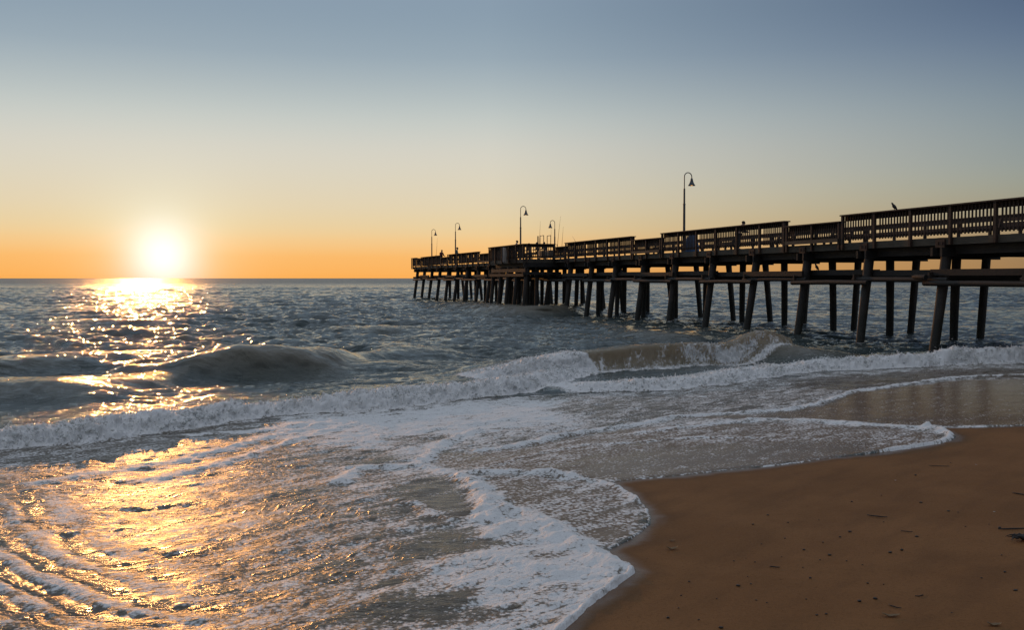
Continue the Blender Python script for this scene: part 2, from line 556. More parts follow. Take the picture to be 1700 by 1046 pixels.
def build_sea():
    th = np.concatenate([np.arange(-46, -30.2, .35), np.arange(-30.2, 30.2, .0745), np.arange(30.2, 50.1, .35)])
    th = np.radians(th)
    ra = 3.0 * np.exp(np.arange(0, math.log(12 / 3.0), .0033))
    rb = ra[-1] * np.exp(np.arange(.0019, math.log(33 / ra[-1]), .0019))
    r1 = np.concatenate([ra, rb, rb[-1] * np.exp(np.arange(.0033, math.log(260 / rb[-1]), .0033))])
    r2 = r1[-1] * np.exp(np.arange(.012, math.log(40000 / r1[-1]), .012))
    rr = np.concatenate([r1, r2])
    nr, nc = len(rr), len(th)
    RR, TT = np.meshgrid(rr, th, indexing='ij')
    X = (RR * np.sin(TT)).ravel(); Y = (RR * np.cos(TT)).ravel(); Rr = RR.ravel()
    n = X.size
    near = Rr < 45
    xn, yn = X[near], Y[near]
    sz = sand_z(X, Y)
    # ---- swash edge, roughened a little
    sd = np.full(n, 50.0)
    m = Rr < 60
    wob = 0.012 * perlin(X[m] * 6, Y[m] * 6, 3) + 0.02 * perlin(X[m] * 1.7, Y[m] * 1.7, 5)
    sd[m] = polysd(X[m], Y[m], SEA_POLY) + wob
    # ---- distance behind the first broken wave, for the swell to fade near the shore
    fl = np.vstack([gpl([(p[0], p[1]) for p in BORES['left'][:-2]]), gpl([(p[0], p[1]) for p in BORES['right'][5:]])])
    behind = np.full(n, 60.0)
    d, s_, _, _ = polydist(xn, yn, fl)
    behind[near] = d * s_
    amp = 0.05 + 0.95 * smooth(0.3, 9.0, behind)
    # ---- open water
    TA = spectrum(512, 37.0, 3.4, R(-78), 11, short=.05)
    TB = spectrum(512, 143.0, 15.0, R(-84), 12, short=.4)
    TC = spectrum(512, 8.3, 0.85, R(-70), 13, power=2, short=.02)
    a = R(13)
    XA, YA = X * math.cos(a) - Y * math.sin(a), X * math.sin(a) + Y * math.cos(a)
    hA, dxA, dyA = sample(TA, XA, YA)
    dxA, dyA = dxA * math.cos(a) + dyA * math.sin(a), -dxA * math.sin(a) + dyA * math.cos(a)
    hB, dxB, dyB = sample(TB, X, Y)
    fA = 1 - smooth(160, 420, Rr)
    gust = 0.75 + 0.5 * perlin(X / 23, Y / 40, 8)
    hC, dxC, dyC = sample(TC, X, Y)
    fC = 1 - smooth(45, 130, Rr)
    Z = amp * (0.072 * fA * gust * hA + 0.062 * hB * (1 - smooth(900, 3000, Rr))) + 0.021 * fC * hC * (0.25 + 0.75 * amp) * gust
    DX = amp * (0.068 * 1.2 * fA * dxA + 0.062 * .9 * dxB); DY = amp * (0.068 * 1.2 * fA * dyA + 0.062 * .9 * dyB)
    Zf = Z.copy()
    cov = np.zeros(n); film = np.zeros(n); lip = np.zeros(n); rough_foam = np.zeros(n)
    # ---- unbroken swells
    for pts, fw, bw in SWELLS:
        PH = chaikin([(*gp(p[0], p[1], p[2]), p[2]) for p in pts], 3); P, H = PH[:, :2], PH[:, 2]
        lo = P.min(0) - 12; hi = P.max(0) + 12
        mm = (X > lo[0]) & (X < hi[0]) & (Y > lo[1]) & (Y < hi[1])
        bent = np.abs(np.polyval(np.polyfit(P[:, 0] - P[:, 0].mean(), P[:, 1], 3), P[:, 0] - P[:, 0].mean()) - P[:, 1]).max() > 1.3
        if bent:
            d, s_, al, h = polydist(X[mm], Y[mm], P, H)
            q0 = d * s_
        else:
            q0, h = crestdist(X[mm], Y[mm], P, H, 3)
        q = q0 + 0.25 * perlin(X[mm] * .7, Y[mm] * .7, 21)
        g = np.where(q > 0, np.exp(-(q / bw) ** 2), np.exp(-(q / fw) ** 2))
        trough = -0.22 * np.exp(-((q + 2.0 * fw) / (1.2 * fw)) ** 2)
        lc = h * (g + trough)
        Z[mm] = Z[mm] * (1 - .62 * np.exp(-(q / 3.0) ** 2) * smooth(0, .2, h)) + lc
        lip[mm] = np.maximum(lip[mm], .30 * smooth(.15, .4, h) * np.exp(-((q + .25 * fw) / (.75 * fw)) ** 2))
        # lean the crest forward
        DY[mm] -= 0.5 * h * np.exp(-(q / (fw * .8)) ** 2)
    # ---- curling wave
    PH = chaikin([(*gp(p[0], p[1]), p[2]) for p in CURL], 2); P, H = PH[:, :2], PH[:, 2]
    d, s_, al, h = polydist(xn, yn, P, H)
    q = d * s_ + 0.10 * perlin(xn * .9, yn * .9, 31)
    endf = smooth(0, .05, h)
    g = h * smooth(-.05, .55, q) * np.exp(-np.clip(q - .55, 0, None) ** 2 / (2 * 1.3 ** 2))
    Zb = g.copy()
    DY[near] -= 0.55 * h * np.exp(-((q - .55) / .32) ** 2)
    lp = np.exp(-((q - .36) / .36) ** 2) * smooth(.15, .4, h)
    sheet = .60 * np.exp(-((q - .2) / .3) ** 2) * smooth(.2, .4, h) * (.72 + .40 * perlin(xn * 3, q * 1.2, 33) + .45 * perlin(xn * 11, q * 2.2, 35))
    lip[near] = np.maximum(lip[near], lp)
    # foam at the foot and at both ends of the curl
    xs = xn
    foot = np.exp(-((q + .12) / .22) ** 2) * smooth(.1, .3, h)
    sidefoam = smooth(-.9, -3.0, xn - gp(960, 600)[0]) * 0
    lend = np.exp(-((xn - gp(905, 600)[0]) / .85) ** 2) * np.exp(-((q - .45) / .7) ** 2)
    rend = np.exp(-((xn - gp(1190, 600)[0]) / 1.9) ** 2) * np.exp(-((q - .28) / .38) ** 2) * (.72 + .5 * fbm(xn * 2.2, q * 3, 3, 34))
    cf = np.clip(np.maximum(np.maximum(foot * .85, lend * 1.15), rend), 0, 1)
    cov[near] = np.maximum(cov[near], sheet)
    cov[near] = np.maximum(cov[near], cf); rough_foam[near] = np.maximum(rough_foam[near], cf)
    # ---- broken rollers
    for nm, pts in BORES.items():
        PH = chaikin([(*gp(p[0], p[1]), p[2]) for p in pts], 2); P, H = PH[:, :2], PH[:, 2]
        wig = 0.16 * perlin(xn * .8, yn * .8, 41) + 0.07 * perlin(xn * 2.6, yn * 2.6, 42)
        d, s_, al, h = polydist(xn, yn, P, H)
        q = d * s_ + wig
        hv = h * (1 + .28 * perlin(al * .9, al * 0 + 3.3, 43) + .2 * perlin(al * 2.7, al * 0 + 1.3, 44))
        g = hv * smooth(-.04, .42, q) * np.exp(-np.clip(q - .5, 0, None) / 1.1)
        Zb = np.maximum(Zb, g)
        bf = smooth(-.06, .03, q) * np.exp(-np.clip(q - .8, 0, None) / .55) * smooth(.02, .12, h)
        cov[near] = np.maximum(cov[near], np.clip(bf * 1.25, 0, 1))
        rf = smooth(-.03, .12, q) * (1 - smooth(.7, 1.7, q)) * smooth(.03, .2, h)
        rough_foam[near] = np.maximum(rough_foam[near], rf)
        # lacy trails behind
        cov[near] = np.maximum(cov[near], .42 * smooth(0, .3, q) * np.exp(-np.clip(q, 0, None) / 2.2) * smooth(.03, .2, h))
    Z[near] = Z[near] + Zb
    # ---- foam areas on the swash
    for pts, c, fm, fe in AREAS:
        poly = chaikin(gpl(pts), 1, True)
        fe = fe * 1.5
        s2 = polysd(xn, yn, poly) + fe * (1.3 * fbm(xn * 1.6 + yn * .8, yn * 2.6 - xn * 1.3, 3, 51) + .6 * fbm(xn * 6, yn * 9, 2, 53))
        w = smooth(-fe, fe, s2)
        onto = w * (1 - rough_foam[near])
        cov[near] = cov[near] * (1 - onto) + c * onto
        film[near] = film[near] * (1 - onto) + fm * onto
    xr_, yr_ = xn * math.cos(R(40)) + yn * math.sin(R(40)), -xn * math.sin(R(40)) + yn * math.cos(R(40))
    warp = .6 * fbm(xn * .5, yn * .5, 2, 57)
    streak = smooth(.0, .5, fbm(xr_ * .5 + warp, yr_ * 2.0 + warp * 2, 4, 55, .6))
    behindw = smooth(-.2, .4, behind[near])
    an2 = R(47) + .25 * perlin(xn * .25, yn * .25, 80)
    xq, yq = xn * np.cos(an2) + yn * np.sin(an2), -xn * np.sin(an2) + yn * np.cos(an2)
    gaps = smooth(.10, .45, fbm(xq * 2.4, yq * 13, 3, 87)) * smooth(-.25, .3, fbm(xn * .7, yn * .7, 2, 88))
    cov[near] = cov[near] - .22 * gaps * (1 - behindw) * smooth(.3, .5, cov[near])
    cov[near] = cov[near] * (1 - .38 * streak * (1 - behindw) * smooth(.98, .8, cov[near]))
    # ---- thin water runs up the sand
    thick = 0.014 * smooth(0, .10, sd) + 0.02 * smooth(.1, 1.2, sd)
    surf = sz + thick
    shore = smooth(0.10, -0.14, sz)            # 0 on the beach face, 1 over deep water
    Zs = np.maximum(surf, -0.035)
    base = np.where(Rr < 60, Zs, 0.0)
    Z = Z - Zf * .92 * smooth(.7, 1.0, film)
    flatten = 1 - .85 * smooth(.75, 1.0, film)
    # swash undulation
    und = .010 * fbm(X * 1.1, Y * 1.5, 3, 61) + .005 * fbm(X * 5 + Y * 2, Y * 7 - X * 3, 2, 66)
    Z = Z + base + np.where(Rr < 60, und * flatten * smooth(0.05, 1.0, sd) * (1 - .6 * shore), 0)
    # ---- ridges
    for pts, w, h, c in RIDGES:
        soft = 1.0 if w < .125 else .3
        P = chaikin(gpl(pts), 2)
        lo = P.min(0) - w * 5; hi = P.max(0) + w * 5
        mm = (X > lo[0]) & (X < hi[0]) & (Y > lo[1]) & (Y < hi[1])
        d, s_, al, _ = polydist(X[mm], Y[mm], P)
        L = al.max() + 1e-6
        wv = w * (1 + soft * (.45 * perlin(al * 3.1, al * 0 + .7, 71) + .3 * perlin(al * 9, al * 0 + 5.7, 72)))
        q = d * s_ + .25 * w * fbm(X[mm] * 9, Y[mm] * 9, 2, 73)
        endt = smooth(0, .12, al) * smooth(0, .12, L - al)
        gg = np.exp(-(q / wv) ** 2) * endt
        Z[mm] += h * gg * (1 + .5 * soft * perlin(X[mm] * 7, Y[mm] * 7, 74)) * smooth(-.02, .03, sd[mm])
        g2 = np.exp(-(q / (wv * 1.25)) ** 2) * endt
        g2 = g2 * np.clip(.85 + .9 * fbm(X[mm] * 3, Y[mm] * 3, 2, 78), .15, 1)
        cov[mm] = cov[mm] * (1 - g2) + np.maximum(c, cov[mm]) * g2
        if soft < 1:
            cov[mm] = np.maximum(cov[mm] - .34 * np.exp(-((q + 1.9 * wv) / wv) ** 2) * endt, .12)
            Z[mm] -= .35 * h * np.exp(-((q + 1.9 * wv) / wv) ** 2) * endt * smooth(-.02, .03, sd[mm])
    # curved backwash ripples, lower left
    C = chaikin(gpl([(-160, 760), (-40, 800), (10, 840), (55, 885), (110, 925), (190, 965), (290, 995), (400, 1012), (520, 1015)]), 3)
    mm = (np.abs(X + 3) < 5) & (Y > 3) & (Y < 14)
    d, s_, al, _ = polydist(X[mm], Y[mm], C)
    q = d * s_ + .13 * fbm(X[mm] * .9, Y[mm] * .9, 3, 141)
    env = np.exp(-((q + .35) / .75) ** 2) * smooth(0, .8, al) * smooth(0, 1.2, al.max() - al)
    env = env * np.clip(.75 + .9 * perlin(al * .55, q * .8, 142), .15, 1.2)
    wv_ = np.cos(2 * math.pi * q / (.42 + .10 * q)) + .35 * perlin(al * .8, q * 4, 143)
    crest = np.clip(wv_, 0, 1) ** 1.5
    Z[mm] += .013 * env * (crest - .35 * np.clip(-wv_, 0, 1))
    cov[mm] = np.clip(cov[mm] + env * (.28 * crest - .30 * np.clip(-wv_, 0, 1)), .1, 1)
    # white water round the foot of the piles
    for kb in range(-4, 20):
        for w_, jr in ((-.2, .0), (3.9, .3), (5.15, .6)):
            tt_ = 3.34 + 3.866 * kb
            cx = 14.75 - .2895 * tt_ + .957 * w_; cy = 28.7 + .957 * tt_ + .289 * w_
            mm = (np.abs(X - cx) < 1.4) & (np.abs(Y - cy) < 1.4)
            if not mm.any():
                continue
            dd = np.hypot(X[mm] - cx, (Y[mm] - cy) * 1.0)
            c_ = .62 * np.exp(-((dd - .2) / .22) ** 2) * np.clip(.5 + 1.3 * fbm(X[mm] * 2.3, Y[mm] * 2.3, 2, 145), 0, 1)
            cov[mm] = np.maximum(cov[mm], c_); Z[mm] += .05 * np.exp(-((dd - .12) / .16) ** 2)
    # bead along the very edge
    m = (Rr < 40) & (np.abs(sd) < .5)
    bead = np.exp(-((sd[m] - .018) / .022) ** 2)
    Z[m] += .008 * bead
    cov[m] = np.maximum(cov[m], bead * np.clip(.62 + .9 * fbm(X[m] * 1.6, Y[m] * 1.6, 3, 77), 0, 1))
    # ---- foam relief
    mm = near & (cov > .2)
    xf, yf, cf = X[mm], Y[mm], cov[mm]
    calm = smooth(.3, .95, cf) * smooth(0, .2, sd[mm])
    ang_ = R(47) + .25 * perlin(xf * .25, yf * .25, 80)
    xr, yr = xf * np.cos(ang_) + yf * np.sin(ang_), -xf * np.sin(ang_) + yf * np.cos(ang_)
    rel = .006 * fbm(xr * 3.2, yr * 10, 3, 81) + .0035 * (1 - np.abs(perlin(xr * 8, yr * 26, 84)) * 2)
    rel -= .007 * smooth(.10, .45, fbm(xr * 2.4, yr * 13, 3, 87)) * smooth(-.25, .3, fbm(xf * .7, yf * .7, 2, 88))
    lump = .006 * fbm(xr * .9, yr * 2.4, 2, 86)
    Z[mm] += calm * (rel + lump) * (1 - rough_foam[mm])
    # rollers: lumps pushed out along the surface normal
    VV = np.stack([X + DX, Y + DY, Z], -1).reshape(nr, nc, 3)
    gi = np.zeros_like(VV); gj = np.zeros_like(VV)
    gi[1:-1] = VV[2:] - VV[:-2]; gj[:, 1:-1] = VV[:, 2:] - VV[:, :-2]
    NN = np.cross(gj, gi).reshape(-1, 3)
    NN /= np.maximum(np.linalg.norm(NN, axis=1, keepdims=True), 1e-9)
    NN[NN[:, 2] < 0] *= -1
    mm = near & (rough_foam > .02)
    xf, yf, zf = X[mm], Y[mm], Z[mm]
    uu, vv = xf + .3 * yf, yf * .8 + zf * 1.5
    rgh = rough_foam[mm]
    big = (.36 - np.abs(fbm(uu * 2.4, vv * 2.4, 3, 91, .55)) * 2.2) * .095
    midl = (.36 - np.abs(fbm(uu * 7.5, vv * 7.5, 3, 93, .6)) * 2.0) * .055
    fin = fbm(uu * 24, vv * 24, 2, 95, .6) * .022
    dsp = rgh * (big + midl + fin)
    DX[mm] += dsp * NN[mm, 0]; DY[mm] += dsp * NN[mm, 1]; Z[mm] += dsp * NN[mm, 2]
    # small lace in the rest of the sea
    lace = smooth(.15, .6, fbm(X[near] * .35, Y[near] * .5, 3, 99)) * .16 * (1 - smooth(14, 30, behind[near]))
    cov[near] = np.maximum(cov[near], lace * smooth(0, 1, behind[near]))
    out = sd < 0
    Z = np.where(out & (Rr < 60), sz + np.maximum(-.05, sd * .5), Z)
    DX = np.where(sd < .3, 0, DX); DY = np.where(sd < .3, 0, DY)
    V = np.stack([X + DX, Y + DY, Z], -1)
    me, used = grid_mesh('sea', V, nr, nc, keep=sd > -.06)
    for nm, A in (('cover', cov), ('film', film), ('lip', lip), ('rough', rough_foam)):
        at = me.attributes.new(nm, 'FLOAT', 'POINT')
        at.data.foreach_set('value', A[used].astype(np.float32))
    return me, dict(X=X, Y=Y, Z=Z, DX=DX, DY=DY, rough=rough_foam, near=near, shape=(nr, nc))


def sea_material():
    M = Mat('sea_water_and_foam')
    geo = M.n('ShaderNodeNewGeometry')
    P = geo.outputs['Position']
    cov, film, lip, rgh = M.attr('cover'), M.attr('film'), M.attr('lip'), M.attr('rough')
    flat = M.n('ShaderNodeVectorMath', operation='MULTIPLY')
    M.set(flat.inputs[0], P); flat.inputs[1].default_value = (1, 1, .25)
    P2 = flat.outputs[0]
    Pst = M.mapping(P2, rot=(0, 0, R(46)), scale=(1.5, .55, 1), kind='TEXTURE')
    # foam cover against a bubble pattern
    n1 = M.noise(Pst, 3.2, 5, .62, .6)
    n2 = M.noise(Pst, 17, 4, .65, .4)
    v1 = M.voro(P2, 24, rand=1.0)
    v2 = M.voro(P2, 55)
    pat = M.math('ADD', M.math('MULTIPLY', n1, .62), M.math('MULTIPLY', n2, .38))
    pat = M.math('ADD', pat, M.math('MULTIPLY', M.math('SUBTRACT', v1, .42), M.mixf(film, .20, .42)))
    pat = M.math('ADD', pat, M.math('MULTIPLY', M.math('SUBTRACT', v2, .42), .16))
    # pat is about .3 .. .7
    lim = M.math('ADD', M.math('MULTIPLY', cov, .52), .24)
    fm = M.ss(M.math('SUBTRACT', lim, pat), -.09, .10)
    fm = M.math('MULTIPLY', fm, M.ss(cov, .03, .12))
    ln_ = M.n('ShaderNodeVectorMath', operation='LENGTH'); M.set(ln_.inputs[0], P)
    far_r = M.ss(ln_.outputs['Value'], 70, 600, .06, .34)
    # ---- water
    sand_film = M.mix(M.noise(P2, 2.0, 3, .6), (.19, .112, .056), (.115, .068, .034))
    deep = M.mix(M.ss(M.math('ABSOLUTE', M.math('SUBTRACT', M.noise(P2, .3, 2), .5)), 0, .2), (.046, .064, .064), (.066, .078, .070))
    wcol = M.mix(film, deep, sand_film)
    wcol = M.mix(M.math('MULTIPLY', M.math('MULTIPLY', M.ss(cov, .25, .85), .85), M.mixf(film, 1.0, .12)), wcol, (.29, .255, .205))
    wcol = M.mix(M.math('MULTIPLY', lip, .85, clamp=True), wcol, (.56, .46, .32))
    # ripples
    Pw = M.mapping(P2, rot=(0, 0, R(8)), scale=(1, 2.0, 1))
    r1 = M.noise(Pw, 1.6, 3, .55, .3)
    r2 = M.noise(Pw, 5.5, 4, .6, .2)
    r3 = M.noise(Pw, 22, 3, .6, .2)
    r1 = M.math('MULTIPLY', r1, M.mixf(M.ss(cov, .1, .5), 1.0, .25))
    hgt = M.math('ADD', M.math('MULTIPLY', r1, .13), M.math('ADD', M.math('MULTIPLY', r2, .075), M.math('MULTIPLY', r3, .016)))
    nb_ = M.bump(hgt, 1.0, M.mixf(M.ss(film, .3, 1.0), .6, .06))
    fb_ = M.math('ADD', M.math('MULTIPLY', M.noise(Pst, 12, 4, .6), .05), M.math('MULTIPLY', M.noise(P2, 45, 3, .6), .008))
    nb_ = M.bump(fb_, 1.0, M.math('MULTIPLY', M.ss(cov, .3, .6), .5), nb_)
    def jit(scale, k):
        a_ = M.n('ShaderNodeVectorMath', operation='SUBTRACT'); M.set(a_.inputs[0], M.noise(Pw, scale, 2, .5, 0, 'Color')); a_.inputs[1].default_value = (.5, .5, .5)
        b_ = M.n('ShaderNodeVectorMath', operation='MULTIPLY'); M.set(b_.inputs[0], a_.outputs[0]); b_.inputs[1].default_value = (k * .55, k, 0)
        return b_.outputs[0]
    def vadd(a_, b_):
        c_ = M.n('ShaderNodeVectorMath', operation='ADD'); M.set(c_.inputs[0], a_); M.set(c_.inputs[1], b_)
        return c_.outputs[0]
    jj = vadd(jit(.45, .55), vadd(jit(1.9, .6), jit(6.3, .35)))
    sc_ = M.n('ShaderNodeVectorMath', operation='SCALE'); M.set(sc_.inputs[0], jj); M.set(sc_.inputs['Scale'], M.mixf(film, 1.7, .03))
    nn_ = M.n('ShaderNodeVectorMath', operation='NORMALIZE'); M.set(nn_.inputs[0], vadd(nb_, sc_.outputs[0]))
    wn_ = nn_.outputs[0]
    water = M.bsdf(Base_Color=wcol, Roughness=M.mixf(M.ss(cov, .2, .7), M.mixf(film, far_r, .20), .45), IOR=1.333, Normal=wn_, Specular_IOR_Level=M.mixf(M.ss(cov, .15, .5), M.mixf(film, .30, .27), .22))
    trans = M.n('ShaderNodeBsdfTranslucent')
    trans.inputs[0].default_value = (.75, .56, .32, 1)
    wmix = M.n('ShaderNodeMixShader')
    M.set(wmix.inputs[0], M.math('MULTIPLY', lip, .55, clamp=True)); M.set(wmix.inputs[1], water.outputs[0]); M.set(wmix.inputs[2], trans.outputs[0])
    # ---- foam
    b1 = M.noise(P2, 38, 4, .65)
    b2 = M.voro(P2, 85)
    b3 = M.noise(Pst, 9, 4, .6)
    fh = M.math('ADD', M.math('MULTIPLY', b1, .010), M.math('ADD', M.math('MULTIPLY', b2, .006), M.math('MULTIPLY', b3, .045)))
    fh = M.math('ADD', fh, M.math('MULTIPLY', fm, .010))
    fnorm = M.bump(fh, 1.0, .8)
    fcol = M.mix(M.noise(Pst, 6, 3, .6), (.66, .64, .61), (.84, .83, .81))
    foam = M.bsdf(Base_Color=fcol, Roughness=.52, IOR=1.33, Normal=fnorm, Specular_IOR_Level=.50)
    sm = M.n('ShaderNodeMixShader')
    M.set(sm.inputs[0], fm); M.set(sm.inputs[1], wmix.outputs[0]); M.set(sm.inputs[2], foam.outputs[0])
    return M.finish(sm)


sea_me, SEA = build_sea()
sea = link('sea', sea_me, sea_material())
tag(sea, 'choppy grey green sea with breaking waves and foam running up the sand', 'sea', kind='structure')


# ------------------------------------------------------------------ beach
def build_beach():
    th = np.radians(np.concatenate([np.arange(-180, -30, 3.0), np.arange(-30, 34, .12), np.arange(34, 180.1, 3.0)]))
    rr = np.concatenate([2.0 * np.exp(np.arange(0, math.log(45 / 2.0), .006)), 45 * np.exp(np.arange(.1, math.log(3000 / 45.), .15))])
    rr = np.concatenate([[0.01, 1.0], rr])
    RR, TT = np.meshgrid(rr, th, indexing='ij')
    X = (RR * np.sin(TT)).ravel(); Y = (RR * np.cos(TT)).ravel()
    Z = sand_z(X, Y)
    m = RR.ravel() < 60
    d = np.full(X.size, -9.0)
    d[m] = -polysd(X[m], Y[m], SEA_POLY)
    dry = smooth(0, .8, d)
    Z = Z + np.where(m, (.010 * fbm(X * .8, Y * .8, 3, 101) + .0035 * fbm(X * 4, Y * 4, 3, 104)) * dry + .0008 * fbm(X * 22, Y * 22, 2, 106) * dry, 0)
    V = np.stack([X, Y, Z], -1)
    me, used = grid_mesh('beach', V, len(rr), len(th))
    at = me.attributes.new('inland', 'FLOAT', 'POINT')
    at.data.foreach_set('value', d[used].astype(np.float32))
    return me


def beach_material():
    M = Mat('wet_sand')
    P = M.n('ShaderNodeNewGeometry').outputs['Position']
    inl = M.attr('inland')
    n1 = M.noise(P, .9, 4, .6, .5)
    n2 = M.noise(M.mapping(P, rot=(0, 0, R(50)), scale=(2, .5, 1), kind='TEXTURE'), 1.4, 4, .6)
    n3 = M.noise(P, 260, 2, .7)
    col = M.mix(M.ss(n1, .35, .65), (.182, .086, .032), (.215, .104, .040))
    col = M.mix(M.math('MULTIPLY', M.ss(n2, .45, .7), .35), col, (.105, .052, .022))
    col = M.mix(M.math('MULTIPLY', M.ss(n3, .45, .72), .6), col, (.065, .032, .014))
    edge = M.math('ADD', inl, M.math('MULTIPLY', M.math('SUBTRACT', n1, .5), .5))
    wet = M.ss(edge, .35, .0)
    col = M.mix(M.math('MULTIPLY', wet, .45), col, (.075, .043, .022))
    v = M.voro(P, 6.5, rand=1.0)
    pit = M.ss(v, .085, .02)
    pm = M.ss(M.noise(P, 1.1, 2), .48, .56)
    pit = M.math('MULTIPLY', pit, pm)
    col = M.mix(M.math('MULTIPLY', pit, .5), col, (.05, .03, .02))
    gr = M.noise(P, 45, 3, .75)
    col = M.mix(M.math('MULTIPLY', M.ss(gr, .50, .68), .45), col, (.085, .042, .017))
    h = M.math('ADD', M.math('MULTIPLY', M.noise(P, 120, 3, .7), .0032), M.math('ADD', M.math('MULTIPLY', M.noise(P, 14, 4, .6), .006), M.math('MULTIPLY', pit, -.010)))
    nb = M.bump(h, 1.0, .7)
    wet2 = M.ss(edge, .16, .0)
    b = M.bsdf(Base_Color=col, Roughness=M.mixf(wet2, .70, .30), IOR=1.38, Normal=nb, Specular_IOR_Level=M.mixf(wet2, .10, .5))
    return M.finish(b)


beach = link('beach', build_beach(), beach_material())
tag(beach, 'smooth damp brown sand sloping down to the foam', 'beach', kind='structure')

# ------------------------------------------------------------------ mesh builder
class MB:
    def __init__(self):
        self.v = []; self.f = []; self.sm = []

    def add(self, vs, fs, smooth_=False):
        o = len(self.v)
        self.v += [tuple(p) for p in vs]
        self.f += [tuple(i + o for i in f) for f in fs]
        self.sm += [smooth_] * len(fs)
        return self

    def box(self, x0, x1, y0, y1, z0, z1, M=None, c=0.0):
        vs = [Vector(p) for p in ((x0, y0, z0), (x1, y0, z0), (x1, y1, z0), (x0, y1, z0), (x0, y0, z1), (x1, y0, z1), (x1, y1, z1), (x0, y1, z1))]
        if M is not None:
            vs = [M @ p for p in vs]
        return self.add(vs, [(0, 3, 2, 1), (4, 5, 6, 7), (0, 1, 5, 4), (1, 2, 6, 5), (2, 3, 7, 6), (3, 0, 4, 7)])

    def bar(self, a, b, w, h, up=(0, 0, 1)):
        a = Vector(a); b = Vector(b); d = (b - a); L = d.length; d.normalize()
        s = d.cross(Vector(up))
        if s.length < 1e-4: s = d.cross(Vector((1, 0, 0)))
        s.normalize(); u = s.cross(d)
        vs = []
        for p in (a, b):
            for i, j in ((-1, -1), (1, -1), (1, 1), (-1, 1)):
                vs.append(p + s * (i * w / 2) + u * (j * h / 2))
        return self.add(vs, [(0, 1, 2, 3), (7, 6, 5, 4), (0, 4, 5, 1), (1, 5, 6, 2), (2, 6, 7, 3), (3, 7, 4, 0)])

    def tube(self, path, rad, seg=8, caps=True):
        path = [Vector(p) for p in path]
        n = len(path)
        rad = [rad] * n if isinstance(rad, (int, float)) else rad
        vs = []; fs = []
        ref = Vector((0.31, 0.95, 0.05))
        for i, p in enumerate(path):
            d = (path[min(i + 1, n - 1)] - path[max(i - 1, 0)]).normalized()
            s = d.cross(ref)
            if s.length < 1e-3: s = d.cross(Vector((1, 0, 0)))
            s.normalize(); u = s.cross(d)
            for k in range(seg):
                a = 2 * math.pi * k / seg
                vs.append(p + (s * math.cos(a) + u * math.sin(a)) * rad[i])
        for i in range(n - 1):
            for k in range(seg):
                k2 = (k + 1) % seg
                fs.append((i * seg + k, i * seg + k2, (i + 1) * seg + k2, (i + 1) * seg + k))
        self.add(vs, fs, True)
        if caps:
            self.add([vs[k] for k in range(seg)], [tuple(range(seg))[::-1]])
            self.add([vs[(n - 1) * seg + k] for k in range(seg)], [tuple(range(seg))])
        return self

    def lathe(self, prof, seg=16, M=None):
        vs = []; fs = []
        for r, z in prof:
            for k in range(seg):
                a = 2 * math.pi * k / seg
                p = Vector((r * math.cos(a), r * math.sin(a), z))
                vs.append(M @ p if M is not None else p)
        for i in range(len(prof) - 1):
            for k in range(seg):
                k2 = (k + 1) % seg
                fs.append((i * seg + k, i * seg + k2, (i + 1) * seg + k2, (i + 1) * seg + k))
        return self.add(vs, fs, True)

    def ball(self, c, r, su=10, sv=7):
        r = (r, r, r) if isinstance(r, (int, float)) else r
        prof = [(math.sin(math.pi * i / sv), -math.cos(math.pi * i / sv)) for i in range(sv + 1)]
        prof = [(max(a, 1e-3), b) for a, b in prof]
        M = Matrix.Translation(Vector(c)) @ Matrix.Diagonal((*r, 1))
        return self.lathe(prof, su, M)

    def mesh(self, name):
        me = bpy.data.meshes.new(name)
        me.from_pydata(self.v, [], self.f)
        me.polygons.foreach_set('use_smooth', self.sm)
        me.update()
        return me

    def build(self, name, mat, parent=None):
        return link(name, self.mesh(name), mat, parent)


rnd = random.Random(5)


# ------------------------------------------------------------------ materials of the pier
def wood(name, c1, c2, dark, tide=False, streak=(1, 1, 6)):
    M = Mat(name)
    P = M.n('ShaderNodeTexCoord').outputs['Object']
    W = M.n('ShaderNodeNewGeometry').outputs['Position']
    g = M.noise(M.mapping(P, scale=streak), 5.0, 5, .65, .8)
    b = M.noise(W, .9, 3, .6)
    s = M.noise(W, 9, 4, .7)
    col = M.mix(M.ss(g, .32, .68), c1, c2)
    col = M.mix(M.math('MULTIPLY', M.ss(b, .42, .68), .6), col, dark)
    col = M.mix(M.math('MULTIPLY', M.ss(s, .55, .75), .5), col, dark)
    rough = .72
    if tide:
        z = M.n('ShaderNodeSeparateXYZ'); M.set(z.inputs[0], W)
        zz = M.math('ADD', z.outputs['Z'], M.math('MULTIPLY', M.math('SUBTRACT', s, .5), 1.1))
        col = M.mix(M.ss(zz, 1.35, .75), col, (.030, .027, .020))
        col = M.mix(M.math('MULTIPLY', M.ss(zz, .75, .35), M.ss(M.voro(W, 22), .35, .12)), col, (.10, .095, .08))
    h = M.math('ADD', M.math('MULTIPLY', g, .012), M.math('MULTIPLY', s, .006))
    return M.finish(M.bsdf(Base_Color=col, Roughness=rough, Normal=M.bump(h, 1.0, .8)))


wood_rail = wood('rail_wood', (.040, .022, .014), (.066, .037, .024), (.020, .012, .008), streak=(.5, 4, 4))
wood_fascia = wood('fascia_wood', (.062, .050, .034), (.095, .073, .048), (.033, .026, .018), streak=(.4, 4, 6))
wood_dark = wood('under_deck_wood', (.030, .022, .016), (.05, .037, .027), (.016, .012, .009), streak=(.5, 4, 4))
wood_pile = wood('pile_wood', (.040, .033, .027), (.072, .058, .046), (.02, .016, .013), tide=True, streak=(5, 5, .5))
wood_cap = wood('cap_beam_wood', (.016, .0135, .011), (.028, .023, .018), (.009, .0075, .006), streak=(4, .5, 4))


